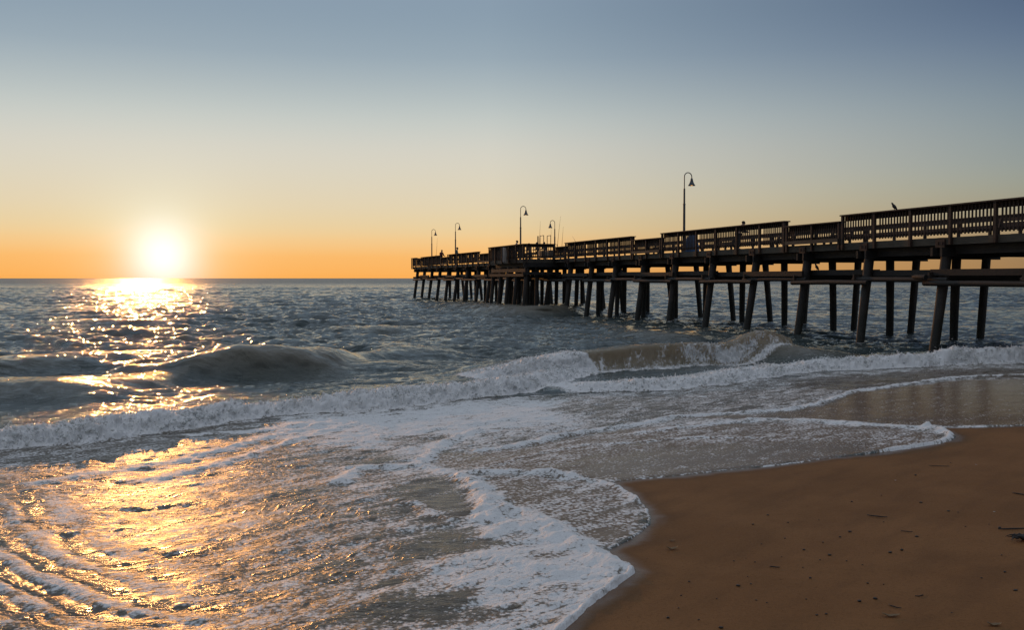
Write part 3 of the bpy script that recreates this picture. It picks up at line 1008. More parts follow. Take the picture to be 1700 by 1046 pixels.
def plain(name, col, rough=.5, metal=0.0, var=.25, scale=12):
    M = Mat(name)
    P = M.n('ShaderNodeTexCoord').outputs['Object']
    n = M.noise(P, scale, 4, .6)
    c = M.mix(n, tuple(v * (1 - var) for v in col), tuple(min(1, v * (1 + var)) for v in col))
    return M.finish(M.bsdf(Base_Color=c, Roughness=M.mixf(n, rough * .85, min(1, rough * 1.15)), Metallic=metal, Normal=M.bump(n, .003, .5)))


m_iron = plain('rusty_bracket_iron', (.05, .026, .017), .7)
m_lamp = plain('lamp_grey_metal', (.075, .085, .09), .45, .3)
m_board = plain('deck_plank', (.15, .12, .09), .75)

# ------------------------------------------------------------------ pier, local x runs out to sea, local y = -(away from camera)
PT = math.atan(500 / 1653.0)
PIER0 = Vector((14.75, 28.7, 0))
PU = Vector((-math.sin(PT), math.cos(PT), 0)); PN = Vector((math.cos(PT), math.sin(PT), 0))
PROT = math.atan2(PU.y, PU.x)


def pw(t, w, z):
    return PIER0 + PU * t + PN * w + Vector((0, 0, z))


def at_px(px, w):
    """t on the line at offset w seen at photo column px"""
    k = (px - 850) / 1653.0
    cx, cy = PIER0.x + PN.x * w, PIER0.y + PN.y * w
    return (cx - k * cy) / (k * PU.y - PU.x)


def z_px(py, t, w):
    return CAM_H + (462 - py) / 1653.0 * pw(t, w, 0).y



T0, T1 = -16.0, 90.8
WF = 5.5
DECK = 3.60
TOP = 4.63
TOPL = 4.41
FB = 3.35
pier = empty('fishing_pier', PIER0, PROT)
tag(pier, 'long weathered wooden fishing pier on leaning piles over the surf', 'pier')
BT0, BT1, BW = 40.75, 49.5, -2.14


def L(t, w, z):
    return Vector((t, -w, z))


def lbox(mb, t0, t1, w0, w1, z0, z1):
    return mb.box(t0, t1, -w1, -w0, z0, z1)


# deck of planks, with the lookout bay
mb = MB()
t = T0
while t < T1 - .05:
    w0 = BW - .02 if BT0 - .1 < t < BT1 else -.02
    lbox(mb, t, t + .265, w0, WF + .02, DECK - .05, DECK + rnd.uniform(-.004, .004))
    t += .28
mb.build('deck', m_board, pier)
# stringers under the deck
for w in (.34, 1.9, 3.5, 5.1):
    k = T0
    mb = MB()
    while k < T1:
        e = min(k + 3.866, T1)
        lbox(mb, k + .02, e + .25, w - .08 + rnd.uniform(-.02, .02), w + .07, 3.06 + rnd.uniform(0, .02), 3.548)
        k += 3.866
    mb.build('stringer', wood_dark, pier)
lbox(MB(), BT0 + .2, BT1 - .1, -1.75, -1.6, 3.06, 3.548).build('stringer', wood_dark, pier)
# fascia boards, one per bay
TB = [3.34 + 3.866 * k for k in range(-5, 23)]
for a, b in zip(TB[:-1], TB[1:]):
    a2, b2 = max(a, T0) + .006, min(b, T1) - .006
    if b2 - a2 < .3:
        continue
    if not (a2 > BT0 - .5 and b2 < BT1 + .5):
        dz = rnd.uniform(-.015, .015)
        lbox(MB(), a2, b2, -.075, -.024, FB + dz, DECK - .004).build('fascia_board', wood_fascia, pier)
    lbox(MB(), a2, b2, WF + .024, WF + .075, FB, DECK - .004).build('fascia_board', wood_fascia, pier)
lbox(MB(), BT0 + .03, BT1 - .03, BW - .075, BW - .024, FB, DECK - .004).build('fascia_board', wood_fascia, pier)
lbox(MB(), BT0 - .03, BT0 + .024, BW - .07, -.08, FB, DECK - .004).build('fascia_board', wood_fascia, pier)
lbox(MB(), BT1 - .024, BT1 + .03, BW - .07, -.08, FB, DECK - .004).build('fascia_board', wood_fascia, pier)
lbox(MB(), T1 + .006, T1 + .06, 0, WF, FB, DECK - .004).build('fascia_board', wood_fascia, pier)
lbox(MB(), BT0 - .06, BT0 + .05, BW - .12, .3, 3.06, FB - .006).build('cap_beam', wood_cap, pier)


def pile(t, w0, w1, r=.15, dt=0.0, top=3.08):
    a = L(t, w0, top); b = L(t + dt, w1, -2.0)
    m = MB()
    n = 9
    path = []; rad = []
    bx, by = rnd.uniform(-.03, .03), rnd.uniform(-.03, .03)
    for i in range(n + 1):
        q = i / n
        p = a.lerp(b, q)
        k = math.sin(q * math.pi)
        path.append(p + Vector((bx * k, by * k, 0))); rad.append(r * (1.04 - .22 * q) * (1 + rnd.uniform(-.03, .03)))
    m.tube(path, rad, 12)
    return m.build('pile', wood_pile, pier)


BENTS = [3.34 + 3.866 * k for k in range(-4, 23)]
for i, t in enumerate(BENTS):
    k = i - 4
    j = rnd.uniform(-.06, .06)
    if 6 <= k <= 14:
        pile(t + j + rnd.uniform(-.3, .3), 2.0, 2.0 + rnd.uniform(-.3, .1), .15, rnd.uniform(-.1, .1))
    pile(t + j, .14, -.55 + rnd.uniform(-.10, .10), .165, rnd.uniform(-.1, .1))
    pile(t + j + rnd.uniform(-.1, .1), 3.9, 3.9 + rnd.uniform(-.08, .08), .16, rnd.uniform(-.06, .06))
    if k < 5:
        pile(t + j, 5.25, 4.9 + rnd.uniform(-.05, .05), .15, rnd.uniform(-.1, .1))
    else:
        pile(t + j, 5.25, 5.75 + rnd.uniform(-.1, .1), .16, rnd.uniform(-.15, .15))
    # pair of cap beams clasping the pile heads
    for s in (-1, 1):
        ext = rnd.uniform(.16, .28)
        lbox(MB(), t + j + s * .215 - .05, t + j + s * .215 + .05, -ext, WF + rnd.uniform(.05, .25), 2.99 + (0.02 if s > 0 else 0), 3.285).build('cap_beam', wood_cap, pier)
    # bolted iron bracket on the fascia
    if not BT0 - .6 < t < BT1 + .6:
        mb = MB()
        lbox(mb, t + j - .20, t + j + .22, -.125, -.079, FB - .07, FB + .20)
        for q in (-.1, .1):
            lbox(mb, t + j + q - .03, t + j + q + .03, -.150, -.127, FB + .02, FB + .12)
        mb.build('bracket', m_iron, pier)
    # cross brace from row to row
    z = 2.36 + rnd.uniform(-.04, .04)
    MB().bar(L(t + j + .24, -.35, z), L(t + j + .24, 5.9, z), .09, .2).build('cross_brace', wood_dark, pier)
# lookout bay piles
for t in (41.0, 43.1, 45.15, 47.2, 49.2):
    pile(t, BW + .2, BW - .28, .15, rnd.uniform(-.1, .1))
for t in (42.0, 44.1, 46.2, 48.4):
    pile(t, -.9, -.95 + rnd.uniform(-.1, .1), .145)
lbox(MB(), BT0 + .1, BT1 - .1, BW + .02, BW + .13, 2.72, 2.97).build('brace', wood_cap, pier)
lbox(MB(), BT0 + .1, BT1 - .1, BW - .12, BW - .02, 2.42, 2.62).build('brace', wood_cap, pier)
MB().bar(L(BT0 - .02, BW - .2, 2.63), L(BT0 - .02, .4, 2.63), .1, .2).build('brace', wood_cap, pier)
# longitudinal braces on the near row: a squared timber and a round log per bay
BRACES = []
for i in range(len(BENTS) - 1):
    a, b = BENTS[i], BENTS[i + 1]
    z = 2.52 + rnd.uniform(-.05, .05)
    off = .11 if i % 2 else .0
    wi = .20 if i % 3 else -.28
    BRACES.append((a - .3, b + .3, wi + off * .9, z + .10))
    MB().bar(L(a - .30, wi + off * .9, z), L(b + .30, wi + off * .9, z + .004), .09, .20).build('brace', wood_cap, pier)
    z = 2.24 - (.10 if i % 2 else 0) + rnd.uniform(-.015, .015)
    e0, e1 = rnd.uniform(.3, .5), rnd.uniform(.3, .5)
    MB().tube([L(a - e0, -.20 - off, z), L((a + b) / 2, -.21 - off, z + .01), L(b + e1, -.20 - off, z + rnd.uniform(-.03, .03))], [.085, .092, .085], 10).build('brace', wood_cap, pier)
    if i % 2 == 0:
        c = BENTS[min(i + 2, len(BENTS) - 1)]
        MB().bar(L(a - .2, 5.02, 2.5), L(c + .2, 5.02, 2.5), .09, .22).build('brace', wood_dark, pier)
        MB().bar(L(a - .2, 3.70, 2.24), L(c + .2, 3.70, 2.24), .09, .18).build('brace', wood_dark, pier)
# the splintered stub left on one brace
MB().tube([L(3.6, -.42, 2.33), L(4.1, -.43, 2.34), L(3.1, -.43, 2.345), L(2.75, -.44, 2.33)][:2] + [L(4.25, -.43, 2.35)], [.09, .08, .02], 8).build('brace', wood_cap, pier)


def railing(p0, p1, out, top, low=False, style='balusters', spacing=1.93):
    """p0, p1: (t, w) ends; out: unit (dt, dw) to the outside"""
    a = Vector((p0[0], p0[1])); b = Vector((p1[0], p1[1])); d = (b - a); LEN = d.length; d /= LEN
    o2 = Vector(out)

    def Q(s, o, z):
        q = a + d * s + o2 * o
        return L(q.x, q.y, z)

    def qb(m, s0, s1, o0, o1, z0, z1):
        vs = [Q(s0, o0, z0), Q(s1, o0, z0), Q(s1, o1, z0), Q(s0, o1, z0), Q(s0, o0, z1), Q(s1, o0, z1), Q(s1, o1, z1), Q(s0, o1, z1)]
        return m.add(vs, [(0, 3, 2, 1), (4, 5, 6, 7), (0, 1, 5, 4), (1, 2, 6, 5), (2, 3, 7, 6), (3, 0, 4, 7)])
    n = max(1, round(LEN / spacing))
    m = MB()
    if style == 'balusters':
        qb(m, 0, LEN, -.050, -.008, top - .235, top - .048)
        bz = DECK + (.20 if low else .12)
        qb(m, 0, LEN, -.050, -.008, bz, bz + .09)
    else:
        qb(m, 0, LEN, -.05, -.008, top - .215, top - .048)
        qb(m, 0, LEN, -.05, -.008, top - .475, top - .345)
        qb(m, 0, LEN, -.05, -.008, top - .86, top - .72)
    sec = m.build('railing_section', wood_rail, pier)
    for i in range(n + 1):
        s = LEN * i / n
        s = min(max(s, .05), LEN - .05)
        m = MB(); lean = rnd.uniform(-.012, .012)
        qb(m, s - .052, s + .052, .078, .168, FB + .015, top - .052)
        m.build('post', wood_rail, sec)
    m = MB()
    sag = rnd.uniform(-.006, .006)
    qb(m, -.05, LEN + .05, -.11, .20, top - .046, top + sag * 0)
    m.build('cap_rail', wood_rail, sec)
    if style == 'balusters':
        m = MB()
        c = max(3, round(LEN / .152))
        for i in range(c):
            s = (i + .5) * LEN / c + rnd.uniform(-.008, .008)
            if min(abs(s - LEN * q / n) for q in range(n + 1)) < .05:
                continue
            qb(m, s - .022, s + .022, 0, .038, (DECK + (.23 if low else .08)), top - .052)
        m.build('baluster_screen', wood_rail, sec)
    if low:
        m = MB()
        qb(m, .02, LEN - .02, .172, .212, DECK + .04, DECK + .18)
        qb(m, .02, LEN - .02, .04, .17, DECK + .125, DECK + .165)
        m.build('shelf', wood_fascia, sec)
    return sec


LOWS = [(8.57, 12.28), (23.9, 27.6), (38.45, BT0), (56.9, 60.7), (72.4, 75.3), (85.3, 88.3)]
seg = []
cur = T0
for a, b in LOWS:
    seg.append((cur, a, False)); seg.append((a, b, True)); cur = b
seg.append((cur, T1, False))
for a, b, low in seg:
    if not low and a < BT0 + .1 < b or (abs(a - BT0) < .2):
        a = BT1 + .02
    railing((a + .06, 0), (b - .06, 0), (0, -1), TOPL if low else TOP, low)
railing((BT0 + .02, BW), (BT1 - .02, BW), (0, -1), TOP)
railing((BT0, -.1), (BT0, BW + .02), (-1, 0), TOP, spacing=2.1)
railing((BT1, -.1), (BT1, BW + .02), (1, 0), TOP, spacing=2.1)
railing((T1, .05), (T1, WF - .05), (1, 0), TOP)
t = T0
while t < T1 - 1:
    e = min(t + 7.73, T1)
    railing((t + .03, WF), (e - .03, WF), (0, 1), TOP, False, 'boards')
    t = e

# ------------------------------------------------------------------ lamps
M = Mat('lamp_bulb_glow')
em = M.n('ShaderNodeEmission'); em.inputs[0].default_value = (1.0, .48, .14, 1); em.inputs[1].default_value = 2.2
m_bulb = M.finish(em)


def lamp(t, w, top, side, label):
    root = empty('pier_lamp', pw(t, w, DECK), 0)
    tag(root, label, 'lamp', 'lamp posts along the pier')
    H = top - DECK
    r = .20
    m = MB()
    m.tube([(0, 0, 0), (0, 0, .05)], [.11, .11], 12)
    m.tube([(0, 0, .05), (0, 0, H * .60)], [.066, .058], 12)
    m.tube([(0, 0, H * .60 - .02), (0, 0, H * .60 + .03)], [.068, .068], 12)
    m.tube([(0, 0, H * .6 + .03), (0, 0, H * .80)], [.048, .044], 12)
    m.build('pole', m_lamp, root)
    m = MB()
    dirv = PN * side
    path = [Vector((0, 0, H * .80 - .02)), Vector((0, 0, H - r))]
    for i in range(1, 11):
        a = math.pi * i / 10
        path.append(dirv * (r - r * math.cos(a)) + Vector((0, 0, H - r + r * math.sin(a))))
    path.append(dirv * (2 * r) + Vector((0, 0, H - r - .10)))
    m.tube(path, .024, 8)
    m.build('arm', m_lamp, root)
    c = dirv * (2 * r) + Vector((0, 0, H - r - .10))
    Mx = Matrix.Translation(c)
    hood = MB().lathe([(.02, .03), (.05, .02), (.06, -.05), (.075, -.10), (.085, -.16), (.11, -.20), (.125, -.25), (.17, -.31), (.185, -.345), (.18, -.345), (.15, -.30), (.10, -.20), (.03, -.12)], 18, Mx).build('lamp_shade', m_lamp, root)
    MB().ball(c + Vector((0, 0, -.285)), (.085, .085, .06), 12, 8).build('bulb', m_bulb, root)


lamp(21.8, .12, 7.55, 1, 'tallest pier lamp with hooked arm, standing nearest the beach')
lamp(45.5, -1.0, 7.50, 1, 'hooked pier lamp standing on the railed lookout bay')
lamp(56.2, 5.35, 7.17, -1, 'far side pier lamp whose shade hangs toward the sun')
lamp(70.1, .12, 7.60, 1, 'second pier lamp from the sea end, near the person in teal')
lamp(80.8, .12, 7.50, 1, 'smallest looking pier lamp at the seaward end')

# ------------------------------------------------------------------ benches on the deck
bench_n = 0


def bench(t, w, label):
    global bench_n
    root = empty('deck_bench', pw(t, w, DECK + .006), PROT)
    tag(root, label, 'bench', 'benches on the pier deck')
    m = MB()
    for i in range(3):
        m.box(-.85, .85, .30 - i * .16, .44 - i * .16, .42, .46)
    m.build('seat', wood_rail, root)
    m = MB()
    for i in range(2):
        m.box(-.85, .85, -.10 - .03 * i, -.065 - .03 * i, .56 + i * .17, .69 + i * .17)
    m.build('backrest', wood_rail, root)
    for s in (-.7, .7):
        m = MB()
        m.box(s - .04, s + .04, .30, .40, 0, .415)
        m.box(s - .04, s + .04, -.06, .04, 0, .415)
        m.bar((s, -.03, .4), (s, -.155, .88), .08, .06, (1, 0, 0))
        m.build('leg', wood_rail, root)


for t, lb in ((1.0, 'wooden deck bench at the beach end behind the tall railing'), (5.4, 'wooden deck bench behind the tall railing under the perched bird'), (15.5, 'wooden deck bench right of the person bowed over the rail'),
              (20.0, 'wooden deck bench just right of the nearest lamp post'), (26.0, 'wooden deck bench left of the blue tarp bundle'), (30.5, 'wooden deck bench in the middle of the pier'), (34.5, 'wooden deck bench short of the lookout bay')):
    bench(t, 4.7, lb)

# ------------------------------------------------------------------ blue bundle
m_tarp = plain('blue_tarp', (.045, .12, .25), .5)
bm = MB()
n, k = 22, 12
vs = []; fs = []
for i in range(k + 1):
    for j in range(n):
        a = 2 * math.pi * j / n
        q = i / k
        rr_ = (1 - q ** 2.4) ** .5 if q < 1 else 0.001
        fold = 1 + .09 * math.sin(a * 5 + 2 * q) * (1 - q) + .05 * math.sin(a * 9 + 1)
        vs.append((.52 * rr_ * fold * math.cos(a), .38 * rr_ * fold * math.sin(a), .02 + .88 * q * (1 - .28 * math.cos(a) * (1 - q * .3))))
for i in range(k):
    for j in range(n):
        fs.append((i * n + j, i * n + (j + 1) % n, (i + 1) * n + (j + 1) % n, (i + 1) * n + j))
bm.add(vs, fs, True)
o = bm.build('tarp_bundle', m_tarp)
o.location = pw(23.0, 1.1, DECK); o.rotation_euler = (0, 0, PROT)
tag(o, 'blue tarp draped over a load, behind the railing by the lamp', 'tarp')

# ------------------------------------------------------------------ sign on the lookout railing
m_sign = plain('sun_faded_sign_paint', (.62, .52, .45), .6, var=.08)
m_ink = plain('faded_sign_ink', (.30, .23, .19), .7)
ta_, tb_ = sorted((at_px(848, BW - .36), at_px(837, BW - .36)))
hw = (tb_ - ta_) / 2 / math.cos(R(24))
sr = empty('notice_board', pw((ta_ + tb_) / 2, BW - .20 - hw * math.sin(R(24)), 3.44), PROT - R(24))
tag(sr, 'pale upright notice board fixed to the lookout railing', 'sign')
MB().box(-hw, hw, -.012, .012, 0, 1.0).build('panel', m_sign, sr)
m = MB()
for i in range(9):
    ln = hw * rnd.uniform(.5, .78)
    m.box(-ln, ln, .0145, .0175, .88 - i * .092, .905 - i * .092)
m.build('lettering', m_ink, sr)


# ------------------------------------------------------------------ people
m_skin = plain('skin', (.36, .21, .15), .6, var=.1)


def skinned(name, pts, edges, mat, parent, sub=2):
    me = bpy.data.meshes.new(name)
    me.from_pydata([p[:3] for p in pts], edges, [])
    o = link(name, me, mat, parent)
    md = o.modifiers.new('skin', 'SKIN')
    md.use_smooth_shade = True
    for i, p in enumerate(pts):
        me.skin_vertices[0].data[i].radius = (p[3], p[4] if len(p) > 4 else p[3])
    me.skin_vertices[0].data[0].use_root = True
    sb = o.modifiers.new('sub', 'SUBSURF'); sb.levels = sub; sb.render_levels = sub
    return o


def person(t, w, face, jacket, trousers, hair, label, scale=1.0, bow=0.0, elbows=True):
    root = empty('person', pw(t, w, DECK + .004), face)
    root.scale = (scale,) * 3
    tag(root, label, 'person', 'people on the pier')
    f = bow            # lean forward (+y)
    sh = (0, .05 + f * .55, 1.42 - f * .25)
    nk = (0, .07 + f * .66, 1.52 - f * .30)
    hd = (0, .11 + f * .74, 1.63 - f * .33)
    ht = (0, .10 + f * .76, 1.72 - f * .34)
    handy = .42 + f * .4
    P = [(0, 0, .95, .15, .11), (0, .02 + f * .2, 1.15, .14, .10), (0, .04 + f * .42, 1.33 - f * .12, .17, .11), (*sh, .09, .08), (*nk, .055), (*hd, .085, .098), (*ht, .062, .07),
         (.19, sh[1], sh[2] - .01, .065), (.25, sh[1] + .06, sh[2] - .27, .048), (.17, handy, sh[2] - .33, .034), (.15, handy + .09, sh[2] - .31, .035),
         (-.19, sh[1], sh[2] - .01, .065), (-.25, sh[1] + .06, sh[2] - .27, .048), (-.17, handy, sh[2] - .33, .034), (-.15, handy + .09, sh[2] - .31, .035),
         (.10, 0, .88, .10), (.11, .02, .48, .062), (.11, -.01, .08, .042), (.12, .13, .035, .035),
         (-.10, 0, .88, .10), (-.11, .02, .48, .062), (-.11, -.01, .08, .042), (-.12, .13, .035, .035),
         (0, hd[1] + .105, hd[2] - .01, .018)]
    E_ = [(0, 1), (1, 2), (2, 3), (3, 4), (4, 5), (5, 6), (3, 7), (7, 8), (8, 9), (9, 10), (3, 11), (11, 12), (12, 13), (13, 14), (0, 15), (15, 16), (16, 17), (17, 18), (0, 19), (19, 20), (20, 21), (21, 22), (5, 23)]
    skinned('body', P, E_, m_skin, root)
    g = 1.16
    J = [(0, 0, .90, .175, .135), (0, .02 + f * .2, 1.13, .165, .125), (0, .04 + f * .42, 1.33 - f * .12, .195, .13), (sh[0], sh[1], sh[2] + .01, .105, .09),
         (.20, sh[1], sh[2] - .01, .080), (.255, sh[1] + .06, sh[2] - .27, .064), (.18, handy - .03, sh[2] - .33, .050),
         (-.20, sh[1], sh[2] - .01, .080), (-.255, sh[1] + .06, sh[2] - .27, .064), (-.18, handy - .03, sh[2] - .33, .050)]
    skinned('jacket', J, [(0, 1), (1, 2), (2, 3), (3, 4), (4, 5), (5, 6), (3, 7), (7, 8), (8, 9)], jacket, root)
    T = [(0, 0, .93, .16, .125), (.105, 0, .86, .115), (.115, .02, .48, .080), (.115, -.01, .10, .062), (-.105, 0, .86, .115), (-.115, .02, .48, .080), (-.115, -.01, .10, .062)]
    skinned('trousers', T, [(0, 1), (1, 2), (2, 3), (0, 4), (4, 5), (5, 6)], trousers, root)
    MB().ball((hd[0], hd[1] - .025, hd[2] + .045), (.092, .105, .088), 14, 9).build('hair', hair, root)


c_teal = plain('teal_cloth', (.07, .13, .12), .8)
c_red = plain('dark_red_cloth', (.13, .03, .025), .8)
c_dark = plain('dark_cloth', (.03, .03, .035), .85)
c_blue = plain('blue_grey_cloth', (.12, .13, .20), .8)
c_brown = plain('brown_cloth', (.14, .08, .05), .8)
c_hair = plain('dark_hair', (.02, .015, .012), .7)
person(74.2, 1.2, PROT + R(170), c_teal, c_dark, c_hair, 'person in teal jacket standing at the seaward railing', 1.03)
person(79.3, .75, PROT + R(120), c_red, c_dark, c_hair, 'person in dark red beside the lamp at the sea end', .98, .12)
person(47.6, -.7, PROT + R(170), c_blue, c_dark, c_hair, 'person in blue grey showing above the railing near the notice board', .86)
person(57.6, 3.6, PROT + R(10), c_brown, c_dark, c_hair, 'person in brown whose head shows by the left rod rack', .96)
person(54.8, 3.4, PROT + R(-20), c_dark, c_dark, c_hair, 'dark figure by the right rod rack, left of its neighbour', .95)
person(53.6, 3.6, PROT + R(20), c_dark, c_dark, c_hair, 'dark figure beside the far side lamp post, nearest to it', .94)
person(17.6, .75, PROT + R(170), c_dark, c_dark, c_hair, 'dark figure bowed over the railing in mid pier', .80, .30)

# ------------------------------------------------------------------ fishing rods and racks
m_rod = plain('rod_blank', (.06, .04, .03), .5)
m_rack = plain('rack_tube', (.10, .085, .07), .5, .3)


def rod(t, w, z0, top, dt, dw, label, r=.012):
    root = empty('fishing_rod', pw(t, w, z0))
    tag(root, label, 'fishing rod', 'fishing rods along the railing')
    e = PU * dt + PN * dw + Vector((0, 0, top - z0))
    b = e.cross(Vector((0, 0, 1)))
    side = Vector((e.x, e.y, 0)) * .12
    path = [Vector((0, 0, 0)), e * .15, e * .4 - side * .3, e * .7 - side * .25, e]
    MB().tube(path[1:], [r, r * .85, r * .6, r * .3], 6).build('blank', m_rod, root)
    MB().tube([path[0], e * .15], r * 1.7, 8).build('handle', m_rod, root)
    MB().ball(e * .17 + PN * -.05, (.04, .04, .05), 8, 6).build('reel', m_rack, root)


for bx, by, tx, ty, w, lb in ((724, 424, 726.5, 395, .3, 'thin rod beside the lamp at the sea end'), (895, 408, 897, 367, 3.0, 'rod rising from the left rod rack'), (914, 408, 915, 378, 3.2, 'rod rising from the right rod rack'),
                              (924.5, 408, 930.5, 359, 4.2, 'longest rod, leaning right of the far side lamp'), (932, 412, 935, 376, 4.2, 'upright rod right of the longest rod'), (959, 400, 950, 392, 3.5, 'short rod slanting low over the railing')):
    t0 = at_px(bx, w); t1 = at_px(tx, w)
    z0 = max(DECK + .3, z_px(by, t0, w) - .4)
    rod(t0, w, z0, z_px(ty, t1, w), (t1 - t0), 0, lb, .016)


def rack(px0, px1, py, w, label):
    t0, t1 = at_px(px0, w), at_px(px1, w)
    top = z_px(py, (t0 + t1) / 2, w)
    root = empty('rod_rack', pw(t0, w, DECK + .006), PROT)
    tag(root, label, 'rod rack', 'rod racks on the lookout deck')
    h = top - DECK
    L_ = t1 - t0
    for s in (0, L_):
        MB().tube([(s, 0, 0), (s, 0, h)], .028, 8).build('upright', m_rack, root)
    MB().tube([(0, 0, h), (L_, 0, h)], .026, 8).build('crossbar', m_rack, root)
    MB().box(min(0, L_), max(0, L_), -.2, .2, .3, .9).build('cooler_box', m_rack, root)


rack(896.5, 902.5, 391.5, 3.0, 'left metal rod rack frame rising above the lookout railing')
rack(908.3, 914.2, 391.5, 3.2, 'right metal rod rack frame next to the far side lamp')
tt = at_px(893, 3.0)
o = MB().tube([(0, 0, 0), (0, 0, z_px(392, tt, 3.0) - DECK)], [.07, .05], 10).build('mooring_post', wood_pile)
o.location = pw(tt, 3.0, DECK + .004); tag(o, 'thick bare wooden post left of the rod racks', 'post')

# ------------------------------------------------------------------ birds
m_bird = plain('dark_feathers', (.022, .02, .02), .65)
m_beak = plain('beak_horn', (.05, .04, .03), .5)


def bird(loc, rz, pitch, label, sc=1.0):
    root = empty('bird', loc, rz)
    root.scale = (sc,) * 3
    tag(root, label, 'bird', 'birds perched on the pier')
    # body along local +x (head end), raised by pitch
    prof = [(-.20, .004, .022), (-.15, .008, .030), (-.10, .020, .034), (-.06, .042, .046), (0, .055, .058), (.05, .052, .054), (.085, .036, .036), (.105, .030, .030), (.125, .032, .033), (.145, .026, .027), (.158, .012, .012)]
    mrot = Matrix.Rotation(-pitch, 4, 'Y')
    vs = []; fs = []; sg = 12
    for x, rz_, ry in prof:
        dz = .02 * smooth(.05, .13, x)
        for j in range(sg):
            a = 2 * math.pi * j / sg
            vs.append(mrot @ Vector((x, ry * math.cos(a), rz_ * math.sin(a) + dz)) + Vector((0, 0, .105)))
    for i in range(len(prof) - 1):
        for j in range(sg):
            fs.append((i * sg + j, i * sg + (j + 1) % sg, (i + 1) * sg + (j + 1) % sg, (i + 1) * sg + j))
    m = MB().add(vs, fs, True)
    m.add([vs[j] for j in range(sg)], [tuple(range(sg))]); m.add([vs[-sg + j] for j in range(sg)], [tuple(range(sg))])
    for s in (-.022, .022):
        m.tube([(0, s, .075), (.008, s, .03), (.0, s, .004)], [.009, .005, .005], 6)
        m.tube([(-.02, s, .005), (.03, s, .005)], .005, 5)
    m.build('body', m_bird, root)
    p = mrot @ Vector((.155, 0, .02)) + Vector((0, 0, .105))
    d = mrot @ Vector((.032, 0, -.004))
    MB().tube([p, p + d], [.009, .001], 6).build('beak', m_beak, root)


tb = at_px(1483, -.02)
bird(pw(tb, -.02, TOP + .004), math.radians(170), R(48), 'dark bird perched on the tall railing near the beach', 1.05)
tb = at_px(1356, 0)
for a, b, w_, zt in BRACES:
    tb = at_px(1356, w_)
    if a + .35 < tb < b - .35:
        bird(pw(tb, w_, zt + .003), math.radians(160), R(55), 'dark bird sitting on the brace under the deck', 1.0)
        break


# ------------------------------------------------------------------ broken foam thrown up along the wave fronts
def build_spray():
    rng = np.random.default_rng(4)
    X, Y, Z = SEA['X'] + SEA['DX'], SEA['Y'] + SEA['DY'], SEA['Z']
    rg = SEA['rough']; nr, nc = SEA['shape']
    area = (SEA['X'] ** 2 + SEA['Y'] ** 2)
    dens = fbm(SEA['X'] * 1.7, SEA['Y'] * 1.7, 3, 131)
    steep = np.zeros((nr, nc)); Z2 = Z.reshape(nr, nc)
    steep[1:-1] = np.abs(Z2[2:] - Z2[:-2]); steep = steep.ravel()
    w = np.where(SEA['near'] & (rg > .35) & (area < 40 ** 2), rg ** 2 * area * (.15 + smooth(-.25, .35, dens)) * (.3 + np.clip(steep * 8, 0, 2)), 0)
    N = 26000
    idx = rng.choice(len(w), N, p=w / w.sum())
    r = np.clip(rng.lognormal(math.log(.0085), .55, N), .003, .035)
    up = rng.exponential(.010, N) + np.where(rng.random(N) < .10, rng.exponential(.07, N), 0)
    C = np.stack([X[idx] + rng.normal(0, .03, N), Y[idx] + rng.normal(0, .04, N) - up * .3, Z[idx] + up], -1)
    r = np.where(up > .06, r * .5, r)
    bm = bmesh.new(); bmesh.ops.create_icosphere(bm, subdivisions=1, radius=1)
    iv = np.array([v.co[:] for v in bm.verts]); fi = np.array([[v.index for v in f.verts] for f in bm.faces]); bm.free()
    sc = r[:, None, None] * (1 + .35 * rng.normal(size=(N, 1, 3)).clip(-1, 1))
    V = (C[:, None, :] + iv[None] * sc).reshape(-1, 3)
    F = (fi[None] + (np.arange(N) * len(iv))[:, None, None]).reshape(-1, 3)
    me = bpy.data.meshes.new('sea_spray')
    me.vertices.add(len(V)); me.vertices.foreach_set('co', V.astype(np.float32).ravel())
    me.loops.add(F.size); me.loops.foreach_set('vertex_index', F.astype(np.int32).ravel())
    me.polygons.add(len(F)); me.polygons.foreach_set('loop_start', np.arange(0, F.size, 3, dtype=np.int32)); me.polygons.foreach_set('loop_total', np.full(len(F), 3, np.int32))
    me.polygons.foreach_set('use_smooth', np.ones(len(F), bool))
    me.update(calc_edges=True)
    return me


M = Mat('spray_foam')
tr = M.n('ShaderNodeBsdfTranslucent'); tr.inputs[0].default_value = (.8, .8, .78, 1)
b = M.bsdf(Base_Color=(.80, .80, .78), Roughness=.5, IOR=1.33)
ms = M.n('ShaderNodeMixShader'); ms.inputs[0].default_value = .35
M.set(ms.inputs[1], b.outputs[0]); M.set(ms.inputs[2], tr.outputs[0])
spray = link('sea_spray', build_spray(), M.finish(ms))
tag(spray, 'white foam and droplets thrown up along the breaking wave fronts', 'foam', kind='stuff')


# ------------------------------------------------------------------ bits lying on the sand
def zoom2(x, y):
    return gp(1100 + x / 2.8333, 700 + y / 2.8333)


def on_sand(p):
    return float(sand_z(p[0], p[1]))


